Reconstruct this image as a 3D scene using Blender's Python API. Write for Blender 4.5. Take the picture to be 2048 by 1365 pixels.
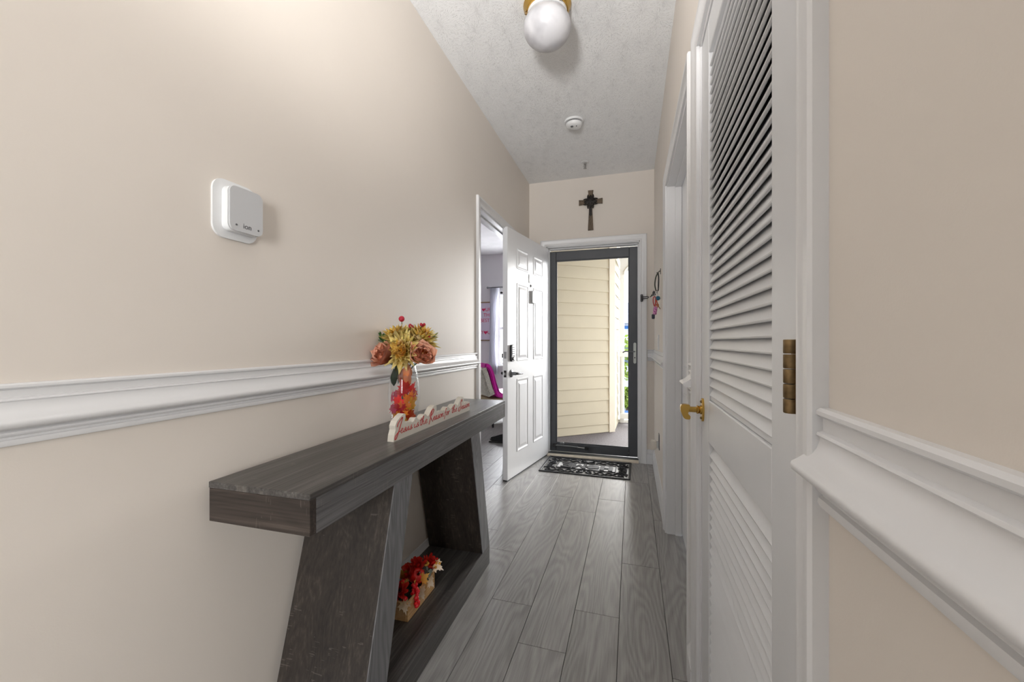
import bpy, bmesh, math, random
from mathutils import Matrix, Vector, Euler

scene = bpy.context.scene
for o in list(bpy.data.objects):
    bpy.data.objects.remove(o, do_unlink=True)
C = scene.collection
R = math.radians
random.seed(7)

# ------------------------------------------------------------------ camera, sky, lights, exposure
cam_d = bpy.data.cameras.new('camera')
cam_d.lens = 13.99
cam_d.sensor_width = 36.0
cam_d.shift_y = 0.0012
cam_d.clip_start = 0.01
cam_d.clip_end = 300
cam = bpy.data.objects.new('camera', cam_d)
cam.location = (0, 0, 1.135)
cam.rotation_euler = (R(90), 0, R(16.78))
C.objects.link(cam)
scene.camera = cam

world = bpy.data.worlds.new('sky')
scene.world = world
world.use_nodes = True
wn = world.node_tree
wn.nodes.clear()
w_out = wn.nodes.new('ShaderNodeOutputWorld')
w_bg = wn.nodes.new('ShaderNodeBackground')
w_bg.inputs['Color'].default_value = (0.86, 0.93, 1.0, 1)
w_bg.inputs['Strength'].default_value = 2.05
wn.links.new(w_bg.outputs[0], w_out.inputs[0])

def light(name, kind, loc, rot, energy, color=(1, 1, 1), size=1.0, size_y=None, angle=None):
    d = bpy.data.lights.new(name, kind)
    d.energy = energy
    d.color = color
    if kind == 'AREA':
        d.shape = 'RECTANGLE'
        d.size = size
        d.size_y = size_y or size
    if kind == 'SUN' and angle:
        d.angle = angle
    o = bpy.data.objects.new(name, d)
    o.location = loc
    o.rotation_euler = rot
    C.objects.link(o)
    return o

# low hazy sun beyond the porch railing, shining in through the storm door
light('sun', 'SUN', (4, 14, 5), Vector((0.27, 0.93, 0.24)).to_track_quat('Z', 'Y').to_euler(), 7, (1, .98, .95), angle=R(48))
# added fill light at the unseen living-room window behind the camera
light('living_room_window_fill', 'AREA', (1.35, -4.82, 1.45), (R(90), 0, R(10)), 155, (1, .985, .96), 1.5, 2.0)

# daylight of the bedroom window beyond the left doorway
light('bedroom_window_daylight', 'AREA', (-1.93, 7.06, 1.4), (R(-90), 0, 0), 45, (.95, .97, 1), .86, 1.3)

vs = scene.view_settings
vs.view_transform = 'Standard'
vs.look = 'None'
vs.exposure = 0.92
vs.gamma = 1.0
vs.use_curve_mapping = False

# ------------------------------------------------------------------ helpers: meshes
def box(bm, x0, y0, z0, x1, y1, z1, bev=0.0, seg=1):
    m = Matrix.Translation(((x0+x1)/2, (y0+y1)/2, (z0+z1)/2)) @ Matrix.Diagonal((abs(x1-x0), abs(y1-y0), abs(z1-z0), 1))
    r = bmesh.ops.create_cube(bm, size=1.0, matrix=m)
    if bev > 0:
        es = set()
        for v in r['verts']:
            es.update(v.link_edges)
        bmesh.ops.bevel(bm, geom=list(es), offset=bev, segments=seg, affect='EDGES', profile=0.5)

def prism(bm, pts, axis, a, b, M=None):
    def P(p, t):
        if axis == 'X': v = Vector((t, p[0], p[1]))
        elif axis == 'Y': v = Vector((p[0], t, p[1]))
        else: v = Vector((p[0], p[1], t))
        return M @ v if M else v
    A = [bm.verts.new(P(p, a)) for p in pts]
    B = [bm.verts.new(P(p, b)) for p in pts]
    n = len(pts)
    fs = []
    for i in range(n):
        j = (i+1) % n
        fs.append(bm.faces.new((A[i], A[j], B[j], B[i])))
    fs.append(bm.faces.new(list(reversed(A))))
    fs.append(bm.faces.new(B))
    bmesh.ops.recalc_face_normals(bm, faces=fs)
    return fs

def lathe(bm, prof, seg=24, M=None, cap=True):
    rings = []
    for r, z in prof:
        ring = []
        for i in range(seg):
            a = 2*math.pi*i/seg
            v = Vector((r*math.cos(a), r*math.sin(a), z))
            ring.append(bm.verts.new(M @ v if M else v))
        rings.append(ring)
    fs = []
    for k in range(len(rings)-1):
        for i in range(seg):
            j = (i+1) % seg
            fs.append(bm.faces.new((rings[k][i], rings[k][j], rings[k+1][j], rings[k+1][i])))
    if cap:
        for ring, z in ((rings[0], 0), (rings[-1], 1)):
            try:
                fs.append(bm.faces.new(ring if z else list(reversed(ring))))
            except ValueError:
                pass
    bmesh.ops.recalc_face_normals(bm, faces=fs)

def catmull(pts, n=5, closed=False):
    P = [Vector(p) for p in pts]
    if len(P) < 3:
        return P
    out = []
    N = len(P)
    rng = N if closed else N-1
    for i in range(rng):
        if closed:
            p0, p1, p2, p3 = P[i-1], P[i], P[(i+1) % N], P[(i+2) % N]
        else:
            p0, p1, p2, p3 = P[max(i-1, 0)], P[i], P[i+1], P[min(i+2, N-1)]
        for k in range(n):
            t = k/n
            out.append(0.5*((2*p1)+(p2-p0)*t+(2*p0-5*p1+4*p2-p3)*t*t+(3*p1-p0-3*p2+p3)*t**3))
    if not closed:
        out.append(P[-1])
    return out

def tube(bm, pts, r, seg=8, closed=False, M=None, flat=1.0):
    P = [Vector(p) for p in pts]
    n = len(P)
    rings = []
    up = Vector((0, 0, 1))
    prev = None
    for i in range(n):
        if closed:
            t = (P[(i+1) % n]-P[i-1])
        else:
            t = P[min(i+1, n-1)]-P[max(i-1, 0)]
        if t.length < 1e-9: t = Vector((0, 0, 1))
        t.normalize()
        if prev is None:
            a = up if abs(t.dot(up)) < .95 else Vector((1, 0, 0))
            nrm = (a - t*a.dot(t)).normalized()
        else:
            nrm = prev - t*prev.dot(t)
            nrm = nrm.normalized() if nrm.length > 1e-6 else t.orthogonal().normalized()
        prev = nrm
        bi = t.cross(nrm)
        rr = r[i] if isinstance(r, (list, tuple)) else r
        ring = []
        for k in range(seg):
            a = 2*math.pi*k/seg
            v = P[i] + nrm*math.cos(a)*rr*flat + bi*math.sin(a)*rr
            ring.append(bm.verts.new(M @ v if M else v))
        rings.append(ring)
    fs = []
    for k in range(n if closed else n-1):
        A, B = rings[k], rings[(k+1) % n]
        for i in range(seg):
            j = (i+1) % seg
            fs.append(bm.faces.new((A[i], A[j], B[j], B[i])))
    if not closed:
        fs.append(bm.faces.new(list(reversed(rings[0]))))
        fs.append(bm.faces.new(rings[-1]))
    bmesh.ops.recalc_face_normals(bm, faces=fs)

def ball(bm, c, r, u=12, v=8, sz=1.0):
    bmesh.ops.create_uvsphere(bm, u_segments=u, v_segments=v, radius=r, matrix=Matrix.Translation(c) @ Matrix.Diagonal((1, 1, sz, 1)))

def NB():
    return bmesh.new()

def wmat(o):
    m = o.matrix_basis.copy()
    if o.parent:
        m = wmat(o.parent) @ o.matrix_parent_inverse @ m
    return m

def mk(name, bm, mat, parent=None, smooth=None, loc=None, rot=None, local=False):
    """bm in world coordinates (re-centred) unless local=True: then bm is local and loc/rot are in the parent's frame."""
    me = bpy.data.meshes.new(name)
    if local:
        org = Vector(loc or (0, 0, 0))
    else:
        xs = [v.co.x for v in bm.verts]; ys = [v.co.y for v in bm.verts]; zs = [v.co.z for v in bm.verts]
        org = Vector(((min(xs)+max(xs))/2, (min(ys)+max(ys))/2, min(zs)))
        bmesh.ops.translate(bm, verts=bm.verts, vec=-org)
    bm.to_mesh(me)
    bm.free()
    o = bpy.data.objects.new(name, me)
    o.location = org
    if rot: o.rotation_euler = rot
    C.objects.link(o)
    if mat: me.materials.append(mat)
    if parent:
        o.parent = parent
        if not local:
            o.matrix_parent_inverse = wmat(parent).inverted()
    if smooth is not None:
        for p in me.polygons: p.use_smooth = True
        if smooth < 180:
            me.set_sharp_from_angle(angle=R(smooth))
    return o

def tag(o, label, cat, group=None, kind=None):
    o['label'] = label
    o['category'] = cat
    if group: o['group'] = group
    if kind: o['kind'] = kind
    return o

def thing(name, label, cat, loc=(0, 0, 0), rz=0, group=None, kind=None, rot=None):
    o = bpy.data.objects.new(name, None)
    o.empty_display_size = .05
    o.location = loc
    o.rotation_euler = rot or (0, 0, rz)
    C.objects.link(o)
    return tag(o, label, cat, group, kind)

def copy_obj(src, parent=None, M=None):
    c = src.copy()
    C.objects.link(c)
    c.parent = parent
    c.matrix_parent_inverse = Matrix.Identity(4)
    if M is not None: c.matrix_basis = M
    return c

def aim(d, roll=0.0, loc=(0, 0, 0), s=1.0):
    """matrix taking local +Z to direction d"""
    q = Vector(d).normalized().to_track_quat('Z', 'Y')
    return Matrix.Translation(loc) @ q.to_matrix().to_4x4() @ Matrix.Rotation(roll, 4, 'Z') @ Matrix.Scale(s, 4)

def text_bm(body, size, depth=0.0005, spacing=1.0):
    cu = bpy.data.curves.new('lettering', 'FONT')
    cu.body = body; cu.size = size; cu.extrude = depth; cu.align_x = 'CENTER'; cu.align_y = 'CENTER'
    cu.space_character = spacing
    to = bpy.data.objects.new('lettering', cu)
    C.objects.link(to)
    bpy.context.view_layer.update()
    dg = bpy.context.evaluated_depsgraph_get()
    me = bpy.data.meshes.new_from_object(to.evaluated_get(dg))
    bm = bmesh.new(); bm.from_mesh(me)
    bpy.data.objects.remove(to); bpy.data.curves.remove(cu); bpy.data.meshes.remove(me)
    return bm

def xf(bm, M):
    bmesh.ops.transform(bm, matrix=M, verts=bm.verts)
    return bm

# ------------------------------------------------------------------ helpers: materials
def lin(c):
    return tuple(((x/255)/12.92 if x/255 <= .04045 else (((x/255)+.055)/1.055)**2.4) for x in c) + (1,)

def newmat(name):
    m = bpy.data.materials.new(name)
    m.use_nodes = True
    nt = m.node_tree
    return m, nt, nt.nodes['Principled BSDF']

def N(nt, t, **kw):
    n = nt.nodes.new(t)
    for k, v in kw.items(): setattr(n, k, v)
    return n

def coords(nt, scale=(1, 1, 1), rnd=False, kind='Object'):
    tc = N(nt, 'ShaderNodeTexCoord')
    mp = N(nt, 'ShaderNodeMapping')
    mp.inputs['Scale'].default_value = scale
    nt.links.new(tc.outputs[kind], mp.inputs['Vector'])
    if rnd:
        oi = N(nt, 'ShaderNodeObjectInfo')
        mu = N(nt, 'ShaderNodeVectorMath', operation='SCALE')
        mu.inputs[0].default_value = (31.7, 17.3, 23.9)
        nt.links.new(oi.outputs['Random'], mu.inputs['Scale'])
        nt.links.new(mu.outputs[0], mp.inputs['Location'])
    return mp.outputs[0]

def noise(nt, vec, scale, detail=3, rough=.5, dist=0.0):
    n = N(nt, 'ShaderNodeTexNoise')
    n.inputs['Scale'].default_value = scale
    n.inputs['Detail'].default_value = detail
    n.inputs['Roughness'].default_value = rough
    n.inputs['Distortion'].default_value = dist
    nt.links.new(vec, n.inputs['Vector'])
    return n.outputs['Fac']

def ramp(nt, fac, stops):
    r = N(nt, 'ShaderNodeValToRGB')
    el = r.color_ramp.elements
    while len(el) < len(stops): el.new(0.5)
    for e, (p, c) in zip(el, stops):
        e.position = p
        e.color = c if len(c) == 4 else lin(c)
    nt.links.new(fac, r.inputs['Fac'])
    return r.outputs['Color']

def bump(nt, bsdf, h, strength=.3, dist=.002):
    b = N(nt, 'ShaderNodeBump')
    b.inputs['Strength'].default_value = strength
    b.inputs['Distance'].default_value = dist
    nt.links.new(h, b.inputs['Height'])
    nt.links.new(b.outputs[0], bsdf.inputs['Normal'])

def math_n(nt, op, a, b=None):
    m = N(nt, 'ShaderNodeMath', operation=op)
    for i, x in enumerate((a, b)):
        if x is None: continue
        if isinstance(x, (int, float)): m.inputs[i].default_value = x
        else: nt.links.new(x, m.inputs[i])
    return m.outputs[0]

def plain(name, rgb, rough=.5, metal=0.0, spec=.5, vary=.06, vscale=6, bumps=None, coat=0, trans=0):
    """solid colour with a slight procedural tone variation and optional fine relief (scale, strength, distance)"""
    m, nt, b = newmat(name)
    v = coords(nt, rnd=True)
    f = noise(nt, v, vscale, 3)
    c = lin(rgb)
    lo = tuple(x*(1-vary) for x in c[:3]) + (1,)
    hi = tuple(min(1, x*(1+vary)) for x in c[:3]) + (1,)
    nt.links.new(ramp(nt, f, [(.3, lo), (.7, hi)]), b.inputs['Base Color'])
    b.inputs['Roughness'].default_value = rough
    b.inputs['Metallic'].default_value = metal
    b.inputs['Specular IOR Level'].default_value = spec
    if coat: b.inputs['Coat Weight'].default_value = coat
    if bumps: bump(nt, b, noise(nt, v, bumps[0], 2), bumps[1], bumps[2])
    return m

def wood(name, axis, dark, mid, light_, rough=.45, fine=60, coarse=7, stretch=.05, scratches=False, bstr=.25, ringw=.12):
    m, nt, b = newmat(name)
    sc = [1, 1, 1]
    sc['XYZ'.index(axis)] = stretch*2.6
    v1 = coords(nt, tuple(sc), rnd=True)
    sc['XYZ'.index(axis)] = stretch*.6
    v = coords(nt, tuple(sc), rnd=True)
    warp = noise(nt, v1, coarse, 2, .45, .3)
    # growth rings: the warped height field contoured into fine bands (cathedral grain)
    rings = math_n(nt, 'SINE', math_n(nt, 'MULTIPLY', warp, 150.0))
    rings = math_n(nt, 'ADD', math_n(nt, 'MULTIPLY', rings, .5), .5)
    tone = noise(nt, v, coarse*3, 3, .5)
    fn = noise(nt, v, fine, 4, .65)
    mix = math_n(nt, 'ADD', math_n(nt, 'MULTIPLY', tone, .34), math_n(nt, 'ADD', math_n(nt, 'MULTIPLY', rings, ringw), math_n(nt, 'MULTIPLY', fn, .60-ringw)))
    col = ramp(nt, mix, [(.30, dark), (.52, mid), (.76, light_)])
    if scratches:
        sc2 = [22, 22, 22]
        sc2['XYZ'.index(axis)] = 260
        v2 = coords(nt, tuple(sc2), rnd=True)
        s = noise(nt, v2, 1.0, 1, .5)
        patch = noise(nt, coords(nt, (1, 1, 1), rnd=True), 13, 2)
        sel = math_n(nt, 'MULTIPLY', math_n(nt, 'GREATER_THAN', s, .63), math_n(nt, 'GREATER_THAN', patch, .60))
        mx = N(nt, 'ShaderNodeMix', data_type='RGBA')
        nt.links.new(math_n(nt, 'MULTIPLY', sel, .18), mx.inputs['Factor'])
        nt.links.new(col, mx.inputs['A'])
        mx.inputs['B'].default_value = lin((150, 142, 132))
        col = mx.outputs['Result']
    nt.links.new(col, b.inputs['Base Color'])
    b.inputs['Roughness'].default_value = rough
    bump(nt, b, fn, bstr, .001)
    return m

def glass(name, tint=(1, 1, 1), gloss=.06, edge=.35):
    m = bpy.data.materials.new(name)
    m.use_nodes = True
    nt = m.node_tree
    nt.nodes.clear()
    out = N(nt, 'ShaderNodeOutputMaterial')
    tr = N(nt, 'ShaderNodeBsdfTransparent'); tr.inputs[0].default_value = tint + (1,)
    gl = N(nt, 'ShaderNodeBsdfGlossy'); gl.inputs['Roughness'].default_value = .03
    lw = N(nt, 'ShaderNodeLayerWeight'); lw.inputs['Blend'].default_value = .25
    f = math_n(nt, 'ADD', math_n(nt, 'MULTIPLY', lw.outputs['Facing'], edge), gloss)
    mx = N(nt, 'ShaderNodeMixShader')
    nt.links.new(f, mx.inputs[0]); nt.links.new(tr.outputs[0], mx.inputs[1]); nt.links.new(gl.outputs[0], mx.inputs[2])
    nt.links.new(mx.outputs[0], out.inputs[0])
    return m

M = {}
M['wall'] = plain('cream_wall_paint', (222, 214, 205), .55, vary=.015, vscale=2, bumps=(420, .10, .0008))
M['white'] = plain('white_semigloss_trim', (222, 222, 223), .32, vary=.015, vscale=3, bumps=(60, .05, .0006))
M['closet'] = plain('closet_paint', (190, 188, 184), .6, vary=.02)
M['louver'] = plain('white_brushed_louver_paint', (214, 215, 217), .38, vary=.02, bumps=(90, .10, .0006))
M['door'] = plain('white_steel_door_paint', (232, 232, 233), .28, vary=.012, bumps=(140, .05, .0004))
M['storm'] = plain('charcoal_storm_door_paint', (78, 80, 84), .4, vary=.05)
M['black'] = plain('black_plastic', (28, 28, 30), .4)
M['dark_metal'] = plain('dark_bronze_metal', (62, 60, 60), .35, .7)
M['steel'] = plain('brushed_nickel', (176, 176, 176), .3, .9)
M['satin'] = plain('satin_grey_metal', (120, 122, 125), .35, .8)
M['brass'] = plain('polished_brass', (198, 160, 84), .2, 1.0, vary=.08)
M['oldbrass'] = plain('tarnished_brass', (128, 106, 74), .42, .85, vary=.35, vscale=60)
M['plastic'] = plain('white_plastic', (226, 227, 228), .35)
M['glass'] = glass('clear_glass', gloss=.0, edge=.12)
M['vase_glass'] = glass('vase_glass', (1, 1, 1), .015, .35)

# stomped ceiling texture: radial crow-foot strokes around scattered centres
def ceiling_mat():
    m, nt, b = newmat('stomped_white_ceiling')
    b.inputs['Base Color'].default_value = lin((240, 241, 242))
    b.inputs['Roughness'].default_value = .75
    v = coords(nt, (1, 1, 1))
    vo = N(nt, 'ShaderNodeTexVoronoi', feature='F1')
    vo.inputs['Scale'].default_value = 7.5
    nt.links.new(v, vo.inputs['Vector'])
    scl = N(nt, 'ShaderNodeVectorMath', operation='SUBTRACT')
    nt.links.new(v, scl.inputs[0]); nt.links.new(vo.outputs['Position'], scl.inputs[1])
    sep = N(nt, 'ShaderNodeSeparateXYZ'); nt.links.new(scl.outputs[0], sep.inputs[0])
    ang = math_n(nt, 'ARCTAN2', sep.outputs[1], sep.outputs[0])
    rad = math_n(nt, 'SQRT', math_n(nt, 'ADD', math_n(nt, 'MULTIPLY', sep.outputs[0], sep.outputs[0]), math_n(nt, 'MULTIPLY', sep.outputs[1], sep.outputs[1])))
    cmb = N(nt, 'ShaderNodeCombineXYZ')
    nt.links.new(math_n(nt, 'MULTIPLY', ang, 9.0), cmb.inputs[0])
    nt.links.new(math_n(nt, 'MULTIPLY', rad, 42.0), cmb.inputs[1])
    nt.links.new(math_n(nt, 'MULTIPLY', vo.outputs['Color'], 9.0), cmb.inputs[2])
    s = noise(nt, cmb.outputs[0], 1.6, 3, .6, .6)
    h = ramp(nt, s, [(.36, (0, 0, 0, 1)), (.43, (.85, .85, .85, 1)), (.60, (1, 1, 1, 1))])
    bump(nt, b, h, .6, .004)
    return m
M['ceiling'] = ceiling_mat()
M['bceil'] = plain('bedroom_ceiling_paint', (214, 214, 214), .8)
M['bwall'] = plain('bedroom_wall_paint', (214, 212, 214), .7, vary=.01)
M['lwall'] = plain('low_bounce_living_room_wall', (96, 98, 100), .7, vary=.02)  # dark tone made up for unseen walls, to cut light bounced into the hall
M['subfloor'] = plain('dark_plank_gap', (52, 50, 48), .8)
M['plank'] = wood('grey_oak_vinyl_plank', 'Y', (128, 126, 124), (156, 154, 152), (180, 179, 177), .42, 190, 4.5, .06, bstr=.15)
# ------------------------------------------------------------------ the room shell
XL, XR, YE, ZC = -1.0, 0.198, 3.925, 2.745
YB = -1.6                        # where the hall opens into the living room behind the camera
def structure(name, bm, mat, label, cat, parent=None, smooth=None):
    o = mk(name, bm, mat, parent, smooth)
    return tag(o, label, cat, kind='structure')

# floor with its planks
bm = NB(); box(bm, -1.115, YB, -.10, 1.0, YE+.02, -.0125)
floor = structure('floor', bm, M['subfloor'], 'grey oak-look vinyl plank floor of the hallway', 'floor')
PW, PL = .1815, 1.247
def planks(parent, cols, y_lo, y_hi):
    for x0, x1, j in cols:
        k = math.floor((y_lo-j)/PL)
        y = j + k*PL
        while y < y_hi:
            a, b = max(y, y_lo), min(y+PL, y_hi)
            if b-a > .02:
                p = NB(); box(p, x0+.0009, a+.0009, -.0125, x1-.0009, b-.0009, 0, .0009)
                mk('plank', p, M['plank'], parent)
            y += PL
planks(floor, [(.131, .313, 1.442), (-.05, .131, 2.12), (-.2315, -.05, 1.693), (-.413, -.2315, 1.446), (-.5945, -.413, 1.662), (-.776, -.5945, 2.065), (-.9575, -.776, 2.274), (-1.06, -.9575, 1.75)], YB, YE)
bm = NB(); box(bm, .313, .40, -.0124, .95, 1.45, 0)
mk('closet_base', bm, M['plank'], floor)

# bedroom floor beyond the left doorway
bm = NB(); box(bm, -4.2, 1.5, -.10, -1.115, 6.9, -.0125)
bfloor = structure('floor', bm, M['subfloor'], 'brownish grey plank floor of the bedroom beyond the doorway', 'floor')
planks(bfloor, [(-1.06-PW*(i+1), -1.06-PW*i, .3+.71*i) for i in range(17)], 1.5, 6.9)

# living room floor (behind the camera)
bm = NB(); box(bm, -2.6, -5.0, -.10, 2.4, YB, 0)
structure('floor', bm, M['plank'], 'plank floor of the living room behind the hallway', 'floor')

bm = NB(); box(bm, -1.115, YB, ZC, 1.0, YE+.16, ZC+.1)
structure('ceiling', bm, M['ceiling'], 'white stomp-textured hallway ceiling', 'ceiling')
bm = NB(); box(bm, -4.2, 1.5, ZC, -1.115, 7.0, ZC+.1)
structure('ceiling', bm, M['bceil'], 'plain ceiling of the bedroom beyond the doorway', 'ceiling')
bm = NB(); box(bm, -2.6, -5.0, ZC, 2.4, YB, ZC+.1)
structure('ceiling', bm, M['bceil'], 'ceiling of the living room behind the hallway', 'ceiling')

def wall(name, boxes, label, mat='wall'):
    bm = NB()
    for b in boxes: box(bm, *b)
    return structure(name, bm, M[mat], label, 'wall')
LD0, LD1, LDH = 2.545, 3.42, 2.065       # bedroom doorway in the left wall
wall('wall_left', [(-1.115, YB, 0, XL, LD0, ZC), (-1.115, LD0, LDH, XL, LD1, ZC), (-1.115, LD1, 0, XL, YE, ZC)], 'long cream hallway wall behind the console table')
CD0, CD1, CDH = .556, 1.328, 2.04        # louvered closet door
RD0, RD1, RDH = 1.53, 2.53, 2.065        # far doorway on the right
wall('wall_right', [(XR, YB, 0, XR+.115, CD0, ZC), (XR, CD0, CDH, XR+.115, CD1, ZC), (XR, CD1, 0, XR+.115, RD0, ZC), (XR, RD0, RDH, XR+.115, RD1, ZC), (XR, RD1, 0, XR+.115, YE, ZC)], 'cream hallway wall holding the louvered closet door')
FD0, FD1, FDH = -.822, .072, 2.092       # front doorway
wall('wall_end', [(-1.115, YE, 0, FD0, YE+.16, ZC), (FD0, YE, FDH, FD1, YE+.16, ZC), (FD1, YE, 0, 1.6, YE+.16, ZC)], 'cream end wall above and around the front door')
wall('wall_closet', [(.86, .40, 0, .95, 1.45, ZC), (XR+.115, .40, 0, .86, .46, ZC), (XR+.115, 1.39, 0, .86, 1.45, ZC)], 'closet walls behind the louvered door', 'closet')
# bedroom walls
wall('wall_bedroom_left', [(-4.3, 1.5, 0, -4.2, 7.0, ZC)], 'bedroom side wall beyond the doorway', 'bwall')
wall('wall_bedroom_near', [(-4.2, 1.4, 0, -1.115, 1.5, ZC)], 'bedroom near wall beyond the doorway', 'bwall')
BW0, BW1, BZ0, BZ1 = -2.36, -1.5, .72, 2.05
wall('wall_bedroom_far', [(-4.2, 6.9, 0, BW0, 7.02, ZC), (BW0, 6.9, 0, BW1, 7.02, BZ0), (BW0, 6.9, BZ1, BW1, 7.02, ZC), (BW1, 6.9, 0, -.25, 7.02, ZC)], 'pale grey bedroom wall holding the poster and window', 'bwall')
wall('wall_bedroom_right', [(-1.115, YE+.16, 0, -1.0, 4.56, ZC)], 'short bedroom wall beside the porch', 'bwall')
# living room walls behind the camera, with the big window opening
wall('wall_back', [(-2.6, -5.1, 0, -.25, -5.0, ZC), (2.15, -5.1, 0, 2.4, -5.0, ZC), (-.25, -5.1, 0, 2.15, -5.0, .45), (-.25, -5.1, 2.55, 2.15, -5.0, ZC)], 'living room wall with the large window behind the hallway', 'lwall')
wall('wall_living_left', [(-2.7, -5.1, 0, -2.6, YB, ZC), (-2.7, YB, 0, -1.115, YB+.1, ZC)], 'living room wall left of the hallway mouth', 'lwall')
wall('wall_living_right', [(2.4, -5.1, 0, 2.5, YB, ZC), (XR+.115, YB, 0, 2.5, YB+.1, ZC)], 'living room wall right of the hallway mouth', 'lwall')
w = thing('window_1', 'large living room window behind the hallway', 'window', (.95, -5.05, .45), kind='structure')
bm = NB()
for x in (-.25, .525, 1.325, 2.10): box(bm, x, -5.08, .45, x+.05, -5.03, 2.55)
for z in (.45, 2.5): box(bm, -.2, -5.08, z, 2.1, -5.03, z+.05)
mk('window_frame', bm, M['white'], w)
for x0_, x1_ in ((-.2, .525), (.575, 1.325), (1.375, 2.10)):
    bm = NB(); box(bm, x0_, -5.058, .5, x1_, -5.052, 2.5); mk('pane', bm, M['glass'], w)

# ---- mouldings
RAIL = [(0, 0), (.008, 0), (.0115, -.003), (.0115, -.007), (.008, -.010), (.0055, -.0108), (.0055, -.0240), (.0105, -.0255), (.0115, -.0285), (.0085, -.0312), (.0085, -.034), (.011, -.043), (.017, -.052), (.025, -.058), (.030, -.061), (.0315, -.065), (.030, -.070), (.026, -.0735), (.014, -.0755), (.0095, -.079), (.0125, -.081), (.0132, -.084), (.0115, -.087), (.0055, -.0885), (.0055, -.0930), (.0095, -.0945), (.0105, -.099), (.0085, -.104), (0, -.106)]
RT = 1.066
BASE = [(0, 0), (.015, 0), (.015, .085), (.013, .092), (.015, .097), (.010, .108), (.006, .122), (.004, .132), (0, .134)]
def run_x(name, prof, x, sgn, y0, y1, zbase, label, cat):     # moulding along Y on a wall at x, standing out sgn
    bm = NB(); prism(bm, [(x+sgn*d, zbase+z) for d, z in prof], 'Y', y0, y1)
    return structure(name, bm, M['white'], label, cat, smooth=40)
def run_y(name, prof, y, x0, x1, zbase, label, cat):
    bm = NB(); prism(bm, [(y-d, zbase+z) for d, z in prof], 'X', x0, x1)
    return structure(name, bm, M['white'], label, cat, smooth=40)
CW = .060
run_x('trim_1', RAIL, XL, 1, YB, LD0-CW, RT, 'white chair rail along the wall behind the console table', 'chair rail')
run_x('trim_2', RAIL, XR, -1, YB, CD0-CW+.012, RT, 'white chair rail close by, right of the louvered door', 'chair rail')
run_x('trim_3', [(d*1.35, z) for d, z in RAIL], XR, -1, CD1+CW-.012, RD0-CW+.004, RT, 'stub of white chair rail between the two door casings', 'chair rail')
run_x('trim_4', RAIL, XR, -1, RD1+CW-.008, YE, RT, 'short white chair rail under the light switch', 'chair rail')
run_y('trim_5', RAIL, YE, FD1+CW+.006, XR, RT, 'tiny chair rail piece between front door casing and corner', 'chair rail')
run_x('baseboard_left', BASE, XL, 1, YB, LD0-CW, 0, 'white baseboard under the console table', 'baseboard')
run_x('baseboard_left_far', BASE, XL, 1, LD1+CW, YE, 0, 'white baseboard behind the open front door', 'baseboard')
run_x('baseboard_right', BASE, XR, -1, YB, CD0-CW, 0, 'white baseboard right of the louvered door', 'baseboard')
run_x('baseboard_right_middle', [(d*1.35, z) for d, z in BASE], XR, -1, CD1+CW-.015, RD0-CW, 0, 'chipped white baseboard stub between the two casings', 'baseboard')
run_x('baseboard_right_far', BASE, XR, -1, RD1+CW, YE, 0, 'white baseboard below the plug-in air freshener', 'baseboard')
run_y('baseboard_end', BASE, YE, FD1+CW, XR, 0, 'short white baseboard at the right end corner', 'baseboard')
bm = NB(); prism(bm, [(.1775, .0), (.198, .0), (.198, .06), (.1885, .05), (.180, .02)], 'Y', CD1+CW-.017, CD1+CW-.012)
mk('bare_wood_end', bm, plain('bare_brown_wood', (104, 74, 52), .7, vary=.2, vscale=40), bpy.data.objects['baseboard_right_middle'])

CAS = [(0, 0), (0, .009), (.004, .011), (.010, .011), (.014, .009), (.024, .010), (.034, .013), (.042, .017), (.046, .0185), (.056, .0185), (CW, .015), (CW, 0)]
def casing(name, a0, a1, z1, plane, axis, sgn, label):
    """U-shaped mitred casing round an opening a0..a1 x 0..z1 on a wall plane"""
    bm = NB()
    rings = []
    for w, d in CAS:
        ring = []
        for a, z in ((a0-w, 0), (a0-w, z1+w), (a1+w, z1+w), (a1+w, 0)):
            q = plane + sgn*d
            ring.append(bm.verts.new((q, a, z) if axis == 'X' else (a, q, z)))
        rings.append(ring)
    n = len(rings)
    fs = []
    for i in range(n):
        A, B = rings[i], rings[(i+1) % n]
        for k in range(3): fs.append(bm.faces.new((A[k], A[k+1], B[k+1], B[k])))
    fs.append(bm.faces.new([r[0] for r in rings])); fs.append(bm.faces.new([r[3] for r in reversed(rings)]))
    bmesh.ops.recalc_face_normals(bm, faces=fs)
    return structure(name, bm, M['white'], label, 'door casing', smooth=35)
def jamb(name, a0, a1, z1, p0, p1, axis, label, stop=None, th=.018):
    bm = NB()
    def bx(u0, v0, w0, u1, v1, w1):     # u along the wall plane normal, v along the wall
        if axis == 'X': box(bm, u0, v0, w0, u1, v1, w1, .0015)
        else: box(bm, v0, u0, w0, v1, u1, w1, .0015)
    bx(p0, a0, 0, p1, a0+th, z1); bx(p0, a1-th, 0, p1, a1, z1); bx(p0, a0, z1-th, p1, a1, z1)
    if stop:
        s0, s1 = stop
        bx(s0, a0+th, 0, s1, a0+th+.010, z1-th); bx(s0, a1-th-.010, 0, s1, a1-th, z1-th); bx(s0, a0+th, z1-th-.010, s1, a1-th, z1-th)
    return structure(name, bm, M['white'], label, 'door frame')
JT = .012
casing('trim_6', LD0, LD1, LDH, XL, 'X', 1, 'white casing of the bedroom doorway at left')
jamb('trim_7', LD0-.001, LD1+.001, LDH+.001, XL-.115, XL, 'X', 'white jamb of the bedroom doorway', (-1.085, -1.05), JT)
casing('trim_8', CD0, CD1, CDH, XR, 'X', -1, 'white casing of the louvered closet door')
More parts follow.
